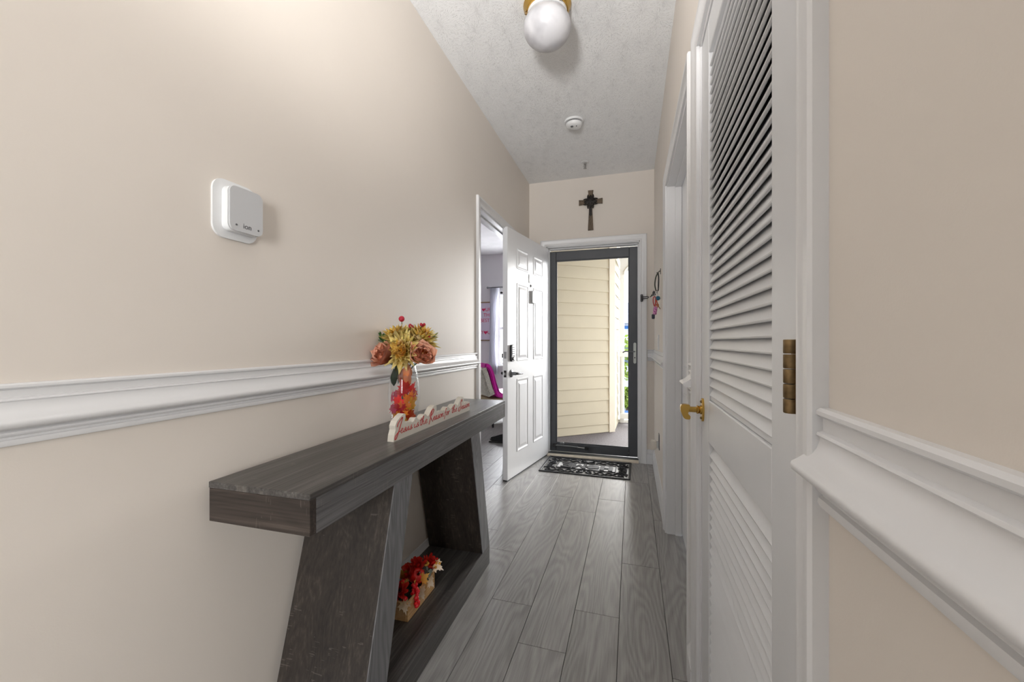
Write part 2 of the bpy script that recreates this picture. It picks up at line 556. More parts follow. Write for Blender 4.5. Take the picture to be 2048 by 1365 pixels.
jamb('trim_9', CD0-.001, CD1+.001, CDH+.001, XR, XR+.115, 'X', 'white jamb of the louvered closet door', (XR+.05, XR+.08), JT)
casing('trim_10', RD0, RD1, RDH, XR, 'X', -1, 'white casing of the doorway past the louvered door')
jamb('trim_11', RD0-.001, RD1+.001, RDH+.001, XR, XR+.115, 'X', 'white jamb of the doorway past the louvered door', (XR+.045, XR+.080), JT)
casing('trim_12', FD0, FD1, FDH, YE, 'Y', -1, 'white casing round the front doorway')
jamb('trim_13', FD0-.001, FD1+.001, FDH+.001, YE, YE+.16, 'Y', 'white frame of the front doorway', (YE+.055, YE+.085), JT)
# closed door of the far right doorway, seen edge-on
d = thing('door_1', 'closed white door deep in the doorway past the louvered door', 'door', (XR+.10, 2.03, 0), kind='structure')
bm = NB(); box(bm, XR+.082, RD0+JT+.003, .012, XR+.114, RD1-JT-.003, RDH-JT-.004, .002); mk('slab', bm, M['door'], d)
for y0, y1 in ((1.65, 1.98), (2.08, 2.41)):
    for z0, z1 in ((.22, .85), (1.0, 1.9)):
        bm = NB(); box(bm, XR+.076, y0, z0, XR+.083, y1, z1, .005); mk('panel', bm, M['door'], d)

# threshold of the front door
t = thing('trim_14', 'aluminium and cream wood sill under the front door', 'threshold', (-.375, YE+.07, 0), kind='structure')
bm = NB(); prism(bm, [(YE-.022, 0), (YE-.022, .012), (YE-.012, .018), (YE+.018, .020), (YE+.018, 0)], 'X', FD0+JT, FD1-JT)
mk('wood_nosing', bm, plain('cream_sill_paint', (222, 210, 192), .5, vary=.08, vscale=30), t)
bm = NB(); prism(bm, [(YE+.018, 0), (YE+.018, .017), (YE+.045, .026), (YE+.070, .020), (YE+.095, .020), (YE+.17, .004), (YE+.17, -.03), (YE+.16, -.03)], 'X', FD0+JT, FD1-JT)
mk('metal_sill', bm, M['satin'], t)
# ------------------------------------------------------------------ louvered closet door
ld = thing('door_2', 'white wooden closet door with two louvered panels and a brass knob', 'door', (.2175, .942, 0), kind='structure')
LX0, LX1 = .2015, .2335
L0, L1 = CD0+JT+.003, CD1-JT-.003
SL0, SL1 = .688, 1.202
def lbox(name, y0, y1, z0, z1, x0=LX0, x1=LX1, bev=.002, mat='louver'):
    bm = NB(); box(bm, x0, y0, z0, x1, y1, z1, bev); return mk(name, bm, M[mat], ld)
lbox('stile', L0, SL0, .012, 2.022)
lbox('stile', SL1, L1, .012, 2.022)
lbox('bottom_rail', SL0, SL1, .012, .20)
lbox('middle_rail', SL0, SL1, .86, .975)
lbox('top_rail', SL0, SL1, 1.93, 2.022)
lbox('bead', SL0, SL1, .9755, .992, .207, .2335, .001)
slat_src = None
def slats(z0, z1, n):
    global slat_src
    p = (z1-z0)/n
    for i in range(n):
        zc = z0 + p*(i+.5)
        if slat_src is None:
            bm = NB()
            box(bm, -.0032, SL0-.004, -.0255, .0032, SL1+.004, .0255, .0018)
            bmesh.ops.translate(bm, verts=bm.verts, vec=(0, -(SL0+SL1)/2, 0))
            slat_src = mk('slat', bm, M['louver'], ld, local=True)
            s = slat_src
        else:
            s = copy_obj(slat_src, ld)
        s.location = (0, 0, zc)
        s.location.y = (SL0+SL1)/2 - .942
        # outer edge low; a few slats sit slightly off
        s.rotation_euler = (0, R(27 + random.uniform(-1.2, 1.2)), 0)
slats(.997, 1.928, 36)
slats(.203, .857, 25)
def hinge(zc):
    y, x = .583, .1925
    h = None
    for k in range(5):
        bm = NB()
        z0 = zc-.047+k*.0188
        lathe(bm, [(.0082, z0+.0006), (.0088, z0+.0014), (.0088, z0+.0174), (.0082, z0+.0182)], 14, Matrix.Translation((x, y, 0)))
        if h is None:
            hb = NB(); box(hb, .1975, y-.016, zc-.046, .2017, y+.016, zc+.046, .0005)
            h = mk('hinge', hb, M['oldbrass'], ld)
            h['label'] = 'tarnished brass hinge'
        mk('knuckle', bm, M['oldbrass'], h, smooth=40)
for zc in (1.092, 1.84, .24): hinge(zc)
# brass knob: oval rose with two screws, stem and a hooked thumb grip
ky, kz = 1.283, .936
bm = NB()
pts = [(math.cos(a)*.016, math.sin(a)*.034) for a in [2*math.pi*i/28 for i in range(28)]]
prism(bm, [(ky+p[0], kz+p[1]) for p in pts], 'X', .1955, .2015)
rose = mk('rose', bm, M['brass'], ld, smooth=40)
rose['label'] = 'oval brass rose'
for s in (-1, 1):
    bm = NB(); ball(bm, (.1955, ky, kz+s*.024), .0042, 10, 6); mk('screw', bm, M['oldbrass'], rose, smooth=180)
rx = Matrix.Translation((.1955, ky, kz)) @ Matrix.Rotation(R(-90), 4, 'Y')
bm = NB(); lathe(bm, [(.013, 0), (.013, .004), (.010, .006), (.0125, .009), (.0125, .012), (.0085, .014), (.0085, .034), (.010, .036)], 20, rx); mk('knob_stem', bm, M['brass'], ld, smooth=40)
bm = NB()
prism(bm, [(.1645, kz+.014), (.146, kz+.016), (.138, kz+.010), (.1385, kz-.006), (.147, kz-.026), (.153, kz-.029), (.1645, kz-.029), (.1655, kz-.018), (.158, kz-.014), (.160, kz-.006)], 'Y', ky-.012, ky+.012)
bmesh.ops.bevel(bm, geom=bm.edges[:], offset=.0018, segments=2, affect='EDGES')
mk('knob', bm, M['brass'], ld, smooth=50)

# ------------------------------------------------------------------ open front door (hinged at the left jamb, outer face towards the hall)
fd = thing('door_3', 'open white six-panel front door with black keypad lock', 'door', (-.807, 3.951, 0), math.atan2(-.984, -.1773), kind='structure')
def fpart(name, bm, mat, parent=None, smooth=None):
    o = mk(name, bm, mat, None, smooth, loc=(0, 0, 0), local=True)
    o.parent = parent or fd
    return o
bm = NB(); box(bm, .004, -.044, .012, .891, 0, 2.074, .002); fpart('slab', bm, M['door'])
bm = NB(); box(bm, .01, -.040, .003, .889, -.006, .013); fpart('sweep', bm, M['black'])
def panel_bm(x0, x1, z0, z1, y, s):
    bm = NB()
    rects = [(0, 0), (.004, .0045), (.010, .0045), (.020, .0006), (.028, .0006), (.050, .0055)]
    rings = []
    for ins, h in rects:
        rings.append([bm.verts.new((x, y+s*h, z)) for x, z in ((x0+ins, z0+ins), (x1-ins, z0+ins), (x1-ins, z1-ins), (x0+ins, z1-ins))])
    fs = []
    for a, b in zip(rings, rings[1:]):
        for i in range(4): fs.append(bm.faces.new((a[i], a[(i+1) % 4], b[(i+1) % 4], b[i])))
    fs.append(bm.faces.new(rings[-1])); fs.append(bm.faces.new(list(reversed(rings[0]))))
    bmesh.ops.recalc_face_normals(bm, faces=fs)
    return bm
for z0, z1 in ((.205, .825), (.975, 1.64), (1.76, 1.935)):
    for x0, x1 in ((.155, .378), (.495, .722)):
        fpart('panel', panel_bm(x0, x1, z0, z1, 0, 1), M['door'])
        fpart('panel', panel_bm(x0, x1, z0, z1, -.044, -1), M['door'])
# keypad deadbolt on the outer face
bm = NB()
pr = [(.824+.031*cx, 1.045+.070*cz) for cx, cz in [(-1, -.75), (-.75, -.95), (0, -1), (.75, -.95), (1, -.75), (1, .75), (.75, .95), (0, 1), (-.75, .95), (-1, .75)]]
prism(bm, pr, 'Y', 0, .020); bmesh.ops.bevel(bm, geom=[e for e in bm.edges], offset=.0015, segments=1, affect='EDGES')
kp = fpart('keypad_lock', bm, M['black'], smooth=40); kp['label'] = 'black keypad deadbolt'
bm = NB(); prism(bm, [(.804, 1.03), (.844, 1.03), (.844, 1.10), (.836, 1.107), (.812, 1.107), (.804, 1.10)], 'Y', .0198, .0222)
fpart('keypad_face', bm, M['steel'], kp)
for r_ in range(4):
    for c_ in range(3):
        bm = NB(); lathe(bm, [(.0042, .022), (.0042, .0242)], 10, Matrix.Translation((.812+.012*c_, 0, 1.042+.0165*r_)) @ Matrix.Rotation(R(-90), 4, 'X'))
        fpart('button', bm, M['black'], kp)
bm = NB(); lathe(bm, [(.013, .0195), (.013, .028), (.011, .030)], 18, Matrix.Translation((.824, 0, 1.000)) @ Matrix.Rotation(R(-90), 4, 'X')); fpart('key_cylinder', bm, M['steel'], kp, 40)
# lever handle outside
bm = NB(); lathe(bm, [(.032, 0), (.032, .006), (.026, .010), (.014, .012), (.013, .045), (.011, .050)], 24, Matrix.Translation((.826, 0, .877)) @ Matrix.Rotation(R(-90), 4, 'X'))
lv = fpart('lever_handle', bm, M['satin'], smooth=40)
bm = NB(); tube(bm, catmull([(.826, .048, .877), (.80, .056, .877), (.76, .058, .876), (.722, .054, .873)], 4), [.011]*4+[.0095]*4+[.008]*4+[.006], 10); fpart('lever', bm, M['satin'], lv, 60)
# interior hardware that shows past the edge
bm = NB(); box(bm, .795, -.066, .975, .855, -.044, 1.12, .006, 2); ih = fpart('deadbolt_housing', bm, M['black'])
bm = NB(); box(bm, .820, -.088, 1.005, .830, -.066, 1.04, .002); fpart('thumb_turn', bm, M['black'], ih)
bm = NB(); lathe(bm, [(.030, .044), (.030, .052), (.013, .056), (.012, .088), (.0, .09)], 20, Matrix.Translation((.826, 0, .877)) @ Matrix.Rotation(R(90), 4, 'X')); il = fpart('inner_lever_handle', bm, M['black'], smooth=40)
bm = NB(); tube(bm, [(.826, -.086, .877), (.79, -.092, .877), (.72, -.090, .875)], .010, 10); fpart('lever', bm, M['black'], il, 60)
# latch plates on the free edge
for z in (1.030, .877):
    bm = NB(); box(bm, .8905, -.034, z-.028, .8925, -.010, z+.028, .001); lp = fpart('latch_plate', bm, M['dark_metal'] if z < 1 else M['steel'])
    bm = NB(); box(bm, .892, -.029, z-.010, .900 if z < 1 else .8935, -.015, z+.010, .001); fpart('latch_bolt', bm, M['steel'], lp)
# bell camera, peephole, small plate, swing-lock stud
bm = NB(); box(bm, .385, 0, 1.488, .437, .026, 1.606, .006, 2); dc = fpart('door_chime', bm, M['steel']); dc['label'] = 'small silver door chime box'
bm = NB(); lathe(bm, [(.006, .0255), (.006, .0275)], 12, Matrix.Translation((.411, 0, 1.58)) @ Matrix.Rotation(R(-90), 4, 'X')); fpart('lens', bm, M['black'], dc)
bm = NB(); lathe(bm, [(.013, 0), (.013, .004), (.009, .006), (.006, .003)], 18, Matrix.Translation((.437, 0, 1.648)) @ Matrix.Rotation(R(-90), 4, 'X')); fpart('peephole', bm, M['dark_metal'], None, 40)
bm = NB(); box(bm, .385, 0, 1.672, .478, .006, 1.75, .0025); fpart('name_plate', bm, M['door'])
bm = NB(); lathe(bm, [(.016, .044), (.016, .048), (.005, .05), (.005, .075), (.0095, .077), (.0095, .088), (.004, .092)], 14, Matrix.Translation((.845, 0, 1.545)) @ Matrix.Rotation(R(90), 4, 'X')); fpart('lock_stud', bm, M['black'], None, 40)
for z in (.25, 1.04, 1.84):
    bm = NB(); lathe(bm, [(.007, z-.05), (.007, z+.05)], 12, Matrix.Translation((.0, -.046, 0))); box(bm, .0005, -.04, z-.05, .004, -.006, z+.05); fpart('hinge', bm, M['steel'], None, 40)

# ------------------------------------------------------------------ storm door
SY0, SY1 = 4.028, 4.062
SX0, SX1 = FD0+JT+.004, FD1-JT-.006
sd = thing('door_4', 'charcoal framed full-glass storm door in the front doorway', 'door', ((SX0+SX1)/2, 4.045, .022), kind='structure')
def sbox(name, x0, x1, z0, z1, y0=SY0, y1=SY1, mat='storm', bev=.004, parent=None):
    bm = NB(); box(bm, x0, y0, z0, x1, y1, z1, bev); return mk(name, bm, M[mat], parent or sd)
GX0, GX1, GZ0, GZ1 = SX0+.062, SX1-.080, .105, 1.968
sbox('stile', SX0, GX0, .022, 2.062); sbox('stile', GX1, SX1, .022, 2.062)
sbox('top_rail', GX0, GX1, GZ1, 2.062); sbox('bottom_rail', GX0, GX1, .022, GZ0)
bm = NB()
for a in ((GX0, GZ0, GX0+.010, GZ1), (GX1-.010, GZ0, GX1, GZ1), (GX0+.01, GZ0, GX1-.01, GZ0+.010), (GX0+.01, GZ1-.010, GX1-.01, GZ1)): box(bm, a[0], SY0+.006, a[1], a[2], SY0+.018, a[3], .002)
mk('glazing_bead', bm, M['storm'], sd)
sbox('pane', GX0+.002, GX1-.002, GZ0+.002, GZ1-.002, 4.049, 4.053, 'glass', 0)
hx_ = (GX1+SX1)/2+.012
bm = NB(); prism(bm, [(hx_+.013*math.cos(a), (1.030+.088 if math.sin(a) > 0 else 1.030-.088)+.013*math.sin(a)) for a in [2*math.pi*(i+.5)/24 for i in range(24)]], 'Y', SY0-.008, SY0)
hp = mk('handle_plate', bm, plain('silver_handle', (190, 192, 186), .35, .5), sd)
bm = NB(); tube(bm, catmull([(hx_, SY0-.008, 1.045), (hx_-.004, SY0-.035, 1.045), (hx_-.04, SY0-.045, 1.044), (hx_-.085, SY0-.040, 1.048), (hx_-.112, SY0-.042, 1.035)], 4), .006, 8)
mk('handle_lever', bm, M['satin'], hp, smooth=60)
bm = NB(); lathe(bm, [(.006, 0), (.006, .004)], 12, Matrix.Translation((hx_, SY0-.008, .985)) @ Matrix.Rotation(R(90), 4, 'X')); mk('keyhole', bm, M['black'], hp)
# pneumatic closer on the bottom rail
bm = NB(); tube(bm, [(GX0+.002, SY0-.022, .088), (GX0+.225, SY0-.022, .082)], .0095, 12)
cl = mk('closer_tube', bm, M['satin'], sd, smooth=40)
bm = NB(); tube(bm, [(GX0+.215, SY0-.022, .082), (GX0+.300, SY0-.022, .078)], .004, 8); mk('closer_rod', bm, M['steel'], cl, smooth=40)
bm = NB(); box(bm, GX0+.292, SY0-.03, .062, GX0+.33, SY0, .090, .003); mk('closer_bracket', bm, M['dark_metal'], cl)
bm = NB(); box(bm, GX0+.045, SY0-.036, .096, GX0+.085, SY0-.010, .124, .005, 2); mk('closer_clip', bm, M['satin'], cl)
bm = NB(); box(bm, GX0-.03, SY0-.03, .075, GX0+.012, SY0, .098, .003); mk('closer_bracket', bm, M['dark_metal'], cl)
bm = NB(); ball(bm, (SX1-.085, SY0-.001, .058), .004, 8, 6); mk('rivet', bm, M['steel'], sd)
bm = NB(); tube(bm, [(SX0+.1, SY0-.02, 2.074), (SX1-.02, SY0-.02, 2.072)], .004, 6); mk('sweep_rod', bm, M['black'], sd)

# swing-bar door guard on the casing
sg = thing('door_guard', 'dark swing-bar door guard on the front door casing', 'door guard', (.086, YE-.012, 1.548))
bm = NB(); box(bm, .076, YE-.022, 1.514, .096, YE-.011, 1.582, .003); mk('plate', bm, M['dark_metal'], sg)
for z in (1.525, 1.571):
    bm = NB(); ball(bm, (.086, YE-.0225, z), .004, 8, 6); mk('screw', bm, M['steel'], sg)
bm = NB(); lathe(bm, [(.007, 1.528), (.007, 1.568)], 12, Matrix.Translation((.090, YE-.028, 0))); mk('pivot', bm, M['dark_metal'], sg, smooth=40)
bm = NB(); tube(bm, catmull([(.090, YE-.030, 1.540), (.115, YE-.034, 1.541), (.138, YE-.038, 1.543), (.147, YE-.039, 1.551), (.138, YE-.038, 1.559), (.115, YE-.034, 1.557), (.090, YE-.030, 1.556)], 4), .0036, 8); mk('swing_bar', bm, M['dark_metal'], sg, smooth=60)

# ------------------------------------------------------------------ wall and ceiling fittings
# air sensor with wall plate on the left wall
def rrect(a0, z0, a1, z1, r, n=6):
    out = []
    for cx, cz, s in ((a1-r, z1-r, 0), (a0+r, z1-r, 90), (a0+r, z0+r, 180), (a1-r, z0+r, 270)):
        for i in range(n+1):
            a = R(s+90*i/n); out.append((cx+r*math.cos(a), cz+r*math.sin(a)))
    return out
io = thing('air_sensor', 'white rounded alarm panel marked ion on a white plate', 'wall sensor', (XL, .79, 1.40))
M['sensor'] = plain('grey_white_plastic', (196, 197, 199), .4, vary=.01)
bm = NB(); prism(bm, rrect(.729, 1.402, .851, 1.551, .030), 'X', XL, XL+.006); mk('wall_plate', bm, M['plastic'], io, smooth=40)
bm = NB(); prism(bm, rrect(.752, 1.420, .846, 1.535, .017), 'X', XL+.006, XL+.026); mk('body', bm, M['plastic'], io, smooth=40)
bm = NB(); prism(bm, rrect(.754, 1.422, .844, 1.533, .016), 'X', XL+.026, XL+.0275); mk('gasket', bm, M['black'], io, smooth=40)
bm = NB(); prism(bm, rrect(.7525, 1.4205, .8455, 1.5345, .017), 'X', XL+.0275, XL+.033); face_ = mk('face', bm, M['sensor'], io, smooth=40)
tb = text_bm('ion', .019, .0002); xf(tb, Matrix.Translation((XL+.0332, .800, 1.437)) @ Matrix.Rotation(R(90), 4, 'Z') @ Matrix.Rotation(R(90), 4, 'X'))
mk('lettering', tb, plain('grey_print', (70, 70, 74), .6), face_)
for y in (.770, .832):
    bm = NB(); lathe(bm, [(.0026, 0), (.0026, .0005)], 12, Matrix.Translation((XL+.033, y, 1.436)) @ Matrix.Rotation(R(90), 4, 'Y')); mk('indicator', bm, M['satin'], face_)

# ceiling globe lamp
gx, gy = -.388, 1.868
gl = thing('ceiling_lamp', 'frosted white glass globe ceiling lamp with brass rim', 'ceiling light', (gx, gy, ZC))
TG = Matrix.Translation((gx, gy, ZC))
bm = NB(); lathe(bm, [(.112, 0), (.114, -.006), (.110, -.012), (.104, -.030), (.100, -.036), (.094, -.036), (.0, -.030)], 40, TG); mk('brass_pan', bm, M['brass'], gl, smooth=30)
bm = NB(); lathe(bm, [(.094, -.030), (.094, -.052), (.088, -.052), (.0, -.046)], 36, TG); mk('collar', bm, M['plastic'], gl, smooth=30)
for a in (200, 320, 80):
    bm = NB(); Ma = TG @ Matrix.Rotation(R(a), 4, 'Z') @ Matrix.Translation((.094, 0, -.042)) @ Matrix.Rotation(R(90), 4, 'Y'); lathe(bm, [(.003, -.004), (.003, .006), (.006, .007), (.006, .013), (.003, .014)], 10, Ma); mk('thumb_screw', bm, M['oldbrass'], gl)
m, nt, b = newmat('frosted_white_glass')
b.inputs['Base Color'].default_value = lin((205, 205, 209)); b.inputs['Roughness'].default_value = .3
b.inputs['Subsurface Weight'].default_value = .3; b.inputs['Subsurface Radius'].default_value = (.03, .03, .03)
v = coords(nt); nt.links.new(ramp(nt, noise(nt, v, 11, 2), [(.35, (178, 178, 183)), (.6, (206, 206, 210))]), b.inputs['Base Color'])
bm = NB()
pf = [(.072, -.036)] + [(.1135*math.cos(R(a)), -.108+.088*math.sin(R(a))) for a in range(48, -90, -6)] + [(.004, -.1962)]
lathe(bm, pf, 40, TG); mk('globe', bm, m, gl, smooth=60)

# smoke detector
sx, sy = -.404, 2.905
sm = thing('smoke_detector', 'round white smoke detector on the ceiling', 'smoke detector', (sx, sy, ZC))
TS = Matrix.Translation((sx, sy, ZC))
bm = NB(); lathe(bm, [(.070, 0), (.071, -.004), (.068, -.012), (.060, -.013)], 36, TS); mk('base', bm, M['plastic'], sm, smooth=40)
bm = NB(); lathe(bm, [(.056, -.012), (.056, -.019)], 36, TS); mk('vent_ring', bm, M['black'], sm)
bm = NB(); lathe(bm, [(.059, -.019), (.060, -.023), (.056, -.036), (.046, -.044), (.020, -.047), (.0, -.047)], 36, TS, cap=False); cap_ = mk('cover', bm, M['plastic'], sm, smooth=40)
bm = NB(); lathe(bm, [(.010, -.046), (.010, -.050), (.006, -.052)], 14, TS @ Matrix.Translation((-.012, -.022, 0))); mk('test_button', bm, M['satin'], cap_)
bm = NB(); lathe(bm, [(.0035, -.046), (.0035, -.049)], 10, TS @ Matrix.Translation((.02, -.020, 0))); mk('indicator', bm, M['black'], cap_)

# fire sprinkler
px_, py_ = -.402, 3.597
sp = thing('fire_sprinkler', 'small metal fire sprinkler head hanging from the ceiling', 'sprinkler', (px_, py_, ZC))
TP = Matrix.Translation((px_, py_, ZC))
bm = NB(); lathe(bm, [(.036, 0), (.034, -.003), (.014, -.006)], 28, TP); mk('escutcheon', bm, M['plastic'], sp, smooth=40)
bm = NB(); lathe(bm, [(.011, -.004), (.011, -.018), (.007, -.020)], 14, TP); mk('body', bm, M['steel'], sp, smooth=40)
for s in (-1, 1):
    bm = NB(); tube(bm, [(px_+s*.009, py_, ZC-.018), (px_+s*.013, py_, ZC-.034), (px_+s*.004, py_, ZC-.052)], .0022, 6); mk('yoke_arm', bm, M['steel'], sp)
bm = NB(); lathe(bm, [(.003, -.020), (.003, -.050)], 8, TP); mk('bulb', bm, M['dark_metal'], sp)
bm = NB(); lathe(bm, [(.013, -.052), (.015, -.054), (.004, -.058)], 16, TP); mk('deflector', bm, M['steel'], sp)

# cross above the door
cx, cz = -.384, 2.497
cr = thing('wall_cross', 'brown wooden cross with dark ornate metal centre', 'cross', (cx, YE, 2.22))
cw = wood('weathered_brown_wood', 'Z', (74, 60, 46), (104, 88, 70), (126, 108, 88), .6, 50, 9, .1)
cwh = wood('weathered_brown_wood_across', 'X', (74, 60, 46), (104, 88, 70), (126, 108, 88), .6, 50, 9, .1)
bm = NB(); prism(bm, [(cx-.026, 2.222), (cx+.026, 2.224), (cx+.012, cz), (cx+.026, 2.608), (cx-.026, 2.608), (cx-.012, cz)], 'Y', YE-.016, YE); mk('upright', bm, cw, cr)
bm = NB(); prism(bm, [(cx-.113, cz-.026), (cx-.113, cz+.026), (cx, cz+.012), (cx+.113, cz+.026), (cx+.113, cz-.026), (cx, cz-.012)], 'Y', YE-.018, YE-.002); mk('crossbar', bm, cwh, cr)
blk = plain('blackened_iron', (44, 40, 38), .5, .5, vary=.2, vscale=40)
bm = NB()
for q in range(4):
    for da, rr in ((-28, .058), (-12, .072), (12, .072), (28, .058)):
        a = R(45+90*q+da)
        ctr = (cx+math.cos(a)*rr*.5, cz+math.sin(a)*rr*.5)
        tube(bm, catmull([(cx, YE-.021, cz), (cx+math.cos(a)*rr*.6, YE-.025, cz+math.sin(a)*rr*.6), (cx+math.cos(a+.25*(1 if da > 0 else -1))*rr, YE-.021, cz+math.sin(a+.25*(1 if da > 0 else -1))*rr)], 3), [.010]*3+[.0095, .008, .0065, .004], 6)
for a in (0, 90, 180, 270):
    c_, s_ = math.cos(R(a)), math.sin(R(a))
    tube(bm, [(cx, YE-.021, cz), (cx+c_*.062, YE-.023, cz+s_*.062)], [.013, .008], 6)
orn = mk('scroll_ornament', bm, blk, cr, smooth=60)
bm = NB(); prism(bm, [(cx-.011, 2.375), (cx-.015, 2.370), (cx, 2.358), (cx+.015, 2.370), (cx+.011, 2.375), (cx+.013, cz), (cx-.013, cz)], 'Y', YE-.023, YE-.015); mk('metal_spine', bm, blk, cr)
bm = NB(); lathe(bm, [(.036, 0), (.030, .007), (.012, .012)], 16, Matrix.Translation((cx, YE-.022, cz)) @ Matrix.Rotation(R(90), 4, 'X')); mk('boss', bm, blk, cr, smooth=40)

# light switch and plug-in air freshener on the far right wall
ls = thing('light_switch', 'white light switch plate below the hanging keys', 'light switch', (XR, 3.25, 1.075))
bm = NB(); prism(bm, rrect(3.215, 1.075, 3.287, 1.192, .006, 3), 'X', XR-.006, XR); mk('plate', bm, M['plastic'], ls)
bm = NB(); box(bm, XR-.009, 3.234, 1.10, XR-.006, 3.268, 1.167, .001); mk('rocker', bm, M['plastic'], ls)
fr = thing('air_freshener', 'white plug-in air freshener in the low wall outlet', 'air freshener', (XR, 3.20, .33))
bm = NB(); prism(bm, rrect(3.165, .325, 3.237, .442, .006, 3), 'X', XR-.005, XR); mk('outlet_plate', bm, M['satin'], fr)
bm = NB(); prism(bm, [(XR-.055, .318), (XR-.062, .345), (XR-.060, .392), (XR-.02, .392), (XR-.02, .330)], 'Y', 3.178, 3.226); bmesh.ops.bevel(bm, geom=bm.edges[:], offset=.005, segments=2, affect='EDGES'); mk('body', bm, plain('cream_plastic', (226, 220, 210), .4), fr, smooth=40)
bm = NB(); box(bm, XR-.021, 3.185, .338, XR-.004, 3.219, .382, .002); mk('plug', bm, M['plastic'], fr)

# hooks with hanging keys
ky_ = 3.05
hk = thing('wall_hook', 'small dark metal key hook beside the doorway casing', 'hook', (XR, ky_, 1.63))
bm = NB(); box(bm, XR-.004, ky_-.010, 1.625, XR, ky_+.010, 1.665, .001); mk('plate', bm, M['dark_metal'], hk)
bm = NB(); tube(bm, catmull([(XR-.003, ky_, 1.650), (XR-.014, ky_, 1.642), (XR-.022, ky_, 1.632), (XR-.026, ky_, 1.640)], 4), .003, 8); mk('prong', bm, M['dark_metal'], hk, smooth=60)
KX = XR-.020
kr = thing('key_bunch', 'bunch of keys with green strap, red clip and pink pouch on the hook', 'keys', (KX, ky_, 1.30))
strap = plain('olive_green_strap', (74, 78, 66), .7, vary=.25, vscale=60)
bm = NB(); tube(bm, catmull([(KX, ky_, 1.636), (KX-.014, ky_, 1.60), (KX-.020, ky_, 1.55), (KX-.012, ky_, 1.51), (KX-.006, ky_+.004, 1.505)], 5), .0045, 6); mk('strap', bm, strap, kr, smooth=60)
bm = NB(); tube(bm, catmull([(KX+.001, ky_, 1.636), (KX+.006, ky_+.004, 1.60), (KX+.005, ky_+.006, 1.55), (KX+.002, ky_, 1.51), (KX-.006, ky_, 1.503)], 5), .005, 6); mk('strap', bm, M['black'], kr, smooth=60)
bm = NB(); tube(bm, [(KX-.010+.013*math.cos(a), ky_+.004*math.sin(a), 1.478+.014*math.sin(a)) for a in [2*math.pi*i/18 for i in range(18)]], .0022, 6, True); mk('split_ring', bm, M['steel'], kr, smooth=60)
bm = NB(); tube(bm, [(KX-.004, ky_, 1.505), (KX-.006, ky_, 1.492)], .007, 8); mk('snap_clip', bm, M['steel'], kr, smooth=40)
for j, (x, z, ang) in enumerate(((-.030, 1.492, 35), (-.028, 1.478, 60), (.002, 1.40, -30))):
    bm = NB(); T = Matrix.Translation((KX+x, ky_+.002*j, z)) @ Matrix.Rotation(R(ang), 4, 'Y')
    prism(bm, [(-.008, -.002), (-.008, .014), (.008, .014), (.008, -.002), (.003, -.004), (.003, -.030), (-.003, -.030), (-.003, -.004)], 'Y', -.001, .001, T); mk('key', bm, M['oldbrass' if j == 2 else 'dark_metal'], kr)
bm = NB(); ball(bm, (KX+.001, ky_-.006, 1.452), .0155, 14, 8, 1.05); mk('fob', bm, plain('teal_rubber', (32, 96, 122), .5), kr, smooth=180)
bm = NB(); tube(bm, catmull([(KX-.022, ky_, 1.465), (KX-.030, ky_, 1.455), (KX-.031, ky_, 1.425), (KX-.022, ky_, 1.395), (KX-.016, ky_, 1.42), (KX-.016, ky_, 1.455)], 4, True), .0038, 6, True); mk('carabiner', bm, plain('red_enamel', (186, 62, 58), .35), kr, smooth=60)
bm = NB(); tube(bm, catmull([(KX-.010, ky_, 1.45), (KX-.004, ky_, 1.42), (KX+.002, ky_, 1.395), (KX-.010, ky_, 1.385), (KX-.013, ky_, 1.42)], 4, True), .0035, 6, True); mk('cord_loop', bm, plain('orange_cord', (196, 92, 62), .6), kr, smooth=60)
m, nt, b = newmat('pink_print_fabric'); v = coords(nt); nt.links.new(ramp(nt, noise(nt, v, 90, 2), [(.42, (226, 170, 205)), (.58, (176, 84, 150))]), b.inputs['Base Color']); b.inputs['Roughness'].default_value = .7
bm = NB(); lathe(bm, [(.009, 0), (.0135, .006), (.0135, .050), (.010, .056)], 14, Matrix.Translation((KX-.022, ky_, 1.335)) @ Matrix.Rotation(R(8), 4, 'Y')); mk('pouch', bm, m, kr, smooth=50)
bm = NB(); box(bm, KX-.042, ky_-.007, 1.303, KX-.020, ky_+.007, 1.338, .006, 2); mk('car_remote', bm, plain('navy_plastic', (34, 40, 56), .35), kr)
# ------------------------------------------------------------------ doormat
mt = thing('doormat', 'black rubber cut-out doormat spelling HOME by the front door', 'doormat', (-.397, 3.648, 0), R(-1.0))
rub = plain('black_rubber', (44, 45, 49), .55, vary=.15, vscale=60, bumps=(300, .3, .001))
rub2 = plain('black_ribbed_rubber', (46, 47, 52), .6, vary=.1, vscale=40, bumps=(200, .4, .001))
def mpart(name, bm, mat, smooth=None):
    o = mk(name, bm, mat, None, smooth, loc=(0, 0, 0), local=True); o.parent = mt; return o
MW, MH = .388, .235
bm = NB()
for b_ in ((-MW, -MH, MW, -MH+.018), (-MW, MH-.018, MW, MH), (-MW, -MH+.018, -MW+.018, MH-.018), (MW-.018, -MH+.018, MW, MH-.018)): box(bm, b_[0], b_[1], 0, b_[2], b_[3], .010, .003)
mpart('border', bm, rub)
bm = NB(); IW, IH = .262, .088
for b_ in ((-IW, -IH, IW, -IH+.007), (-IW, IH-.007, IW, IH), (-IW, -IH+.007, -IW+.007, IH-.007), (IW-.007, -IH+.007, IW, IH-.007)): box(bm, b_[0], b_[1], 0, b_[2], b_[3], .009, .002)
mpart('inner_frame', bm, rub)
bm = NB(); box(bm, -IW+.007, -IH+.007, .001, IW-.007, IH-.007, .0028); mpart('letter_backing', bm, plain('pale_grey_rubber', (222, 222, 222), .6, vary=.05))
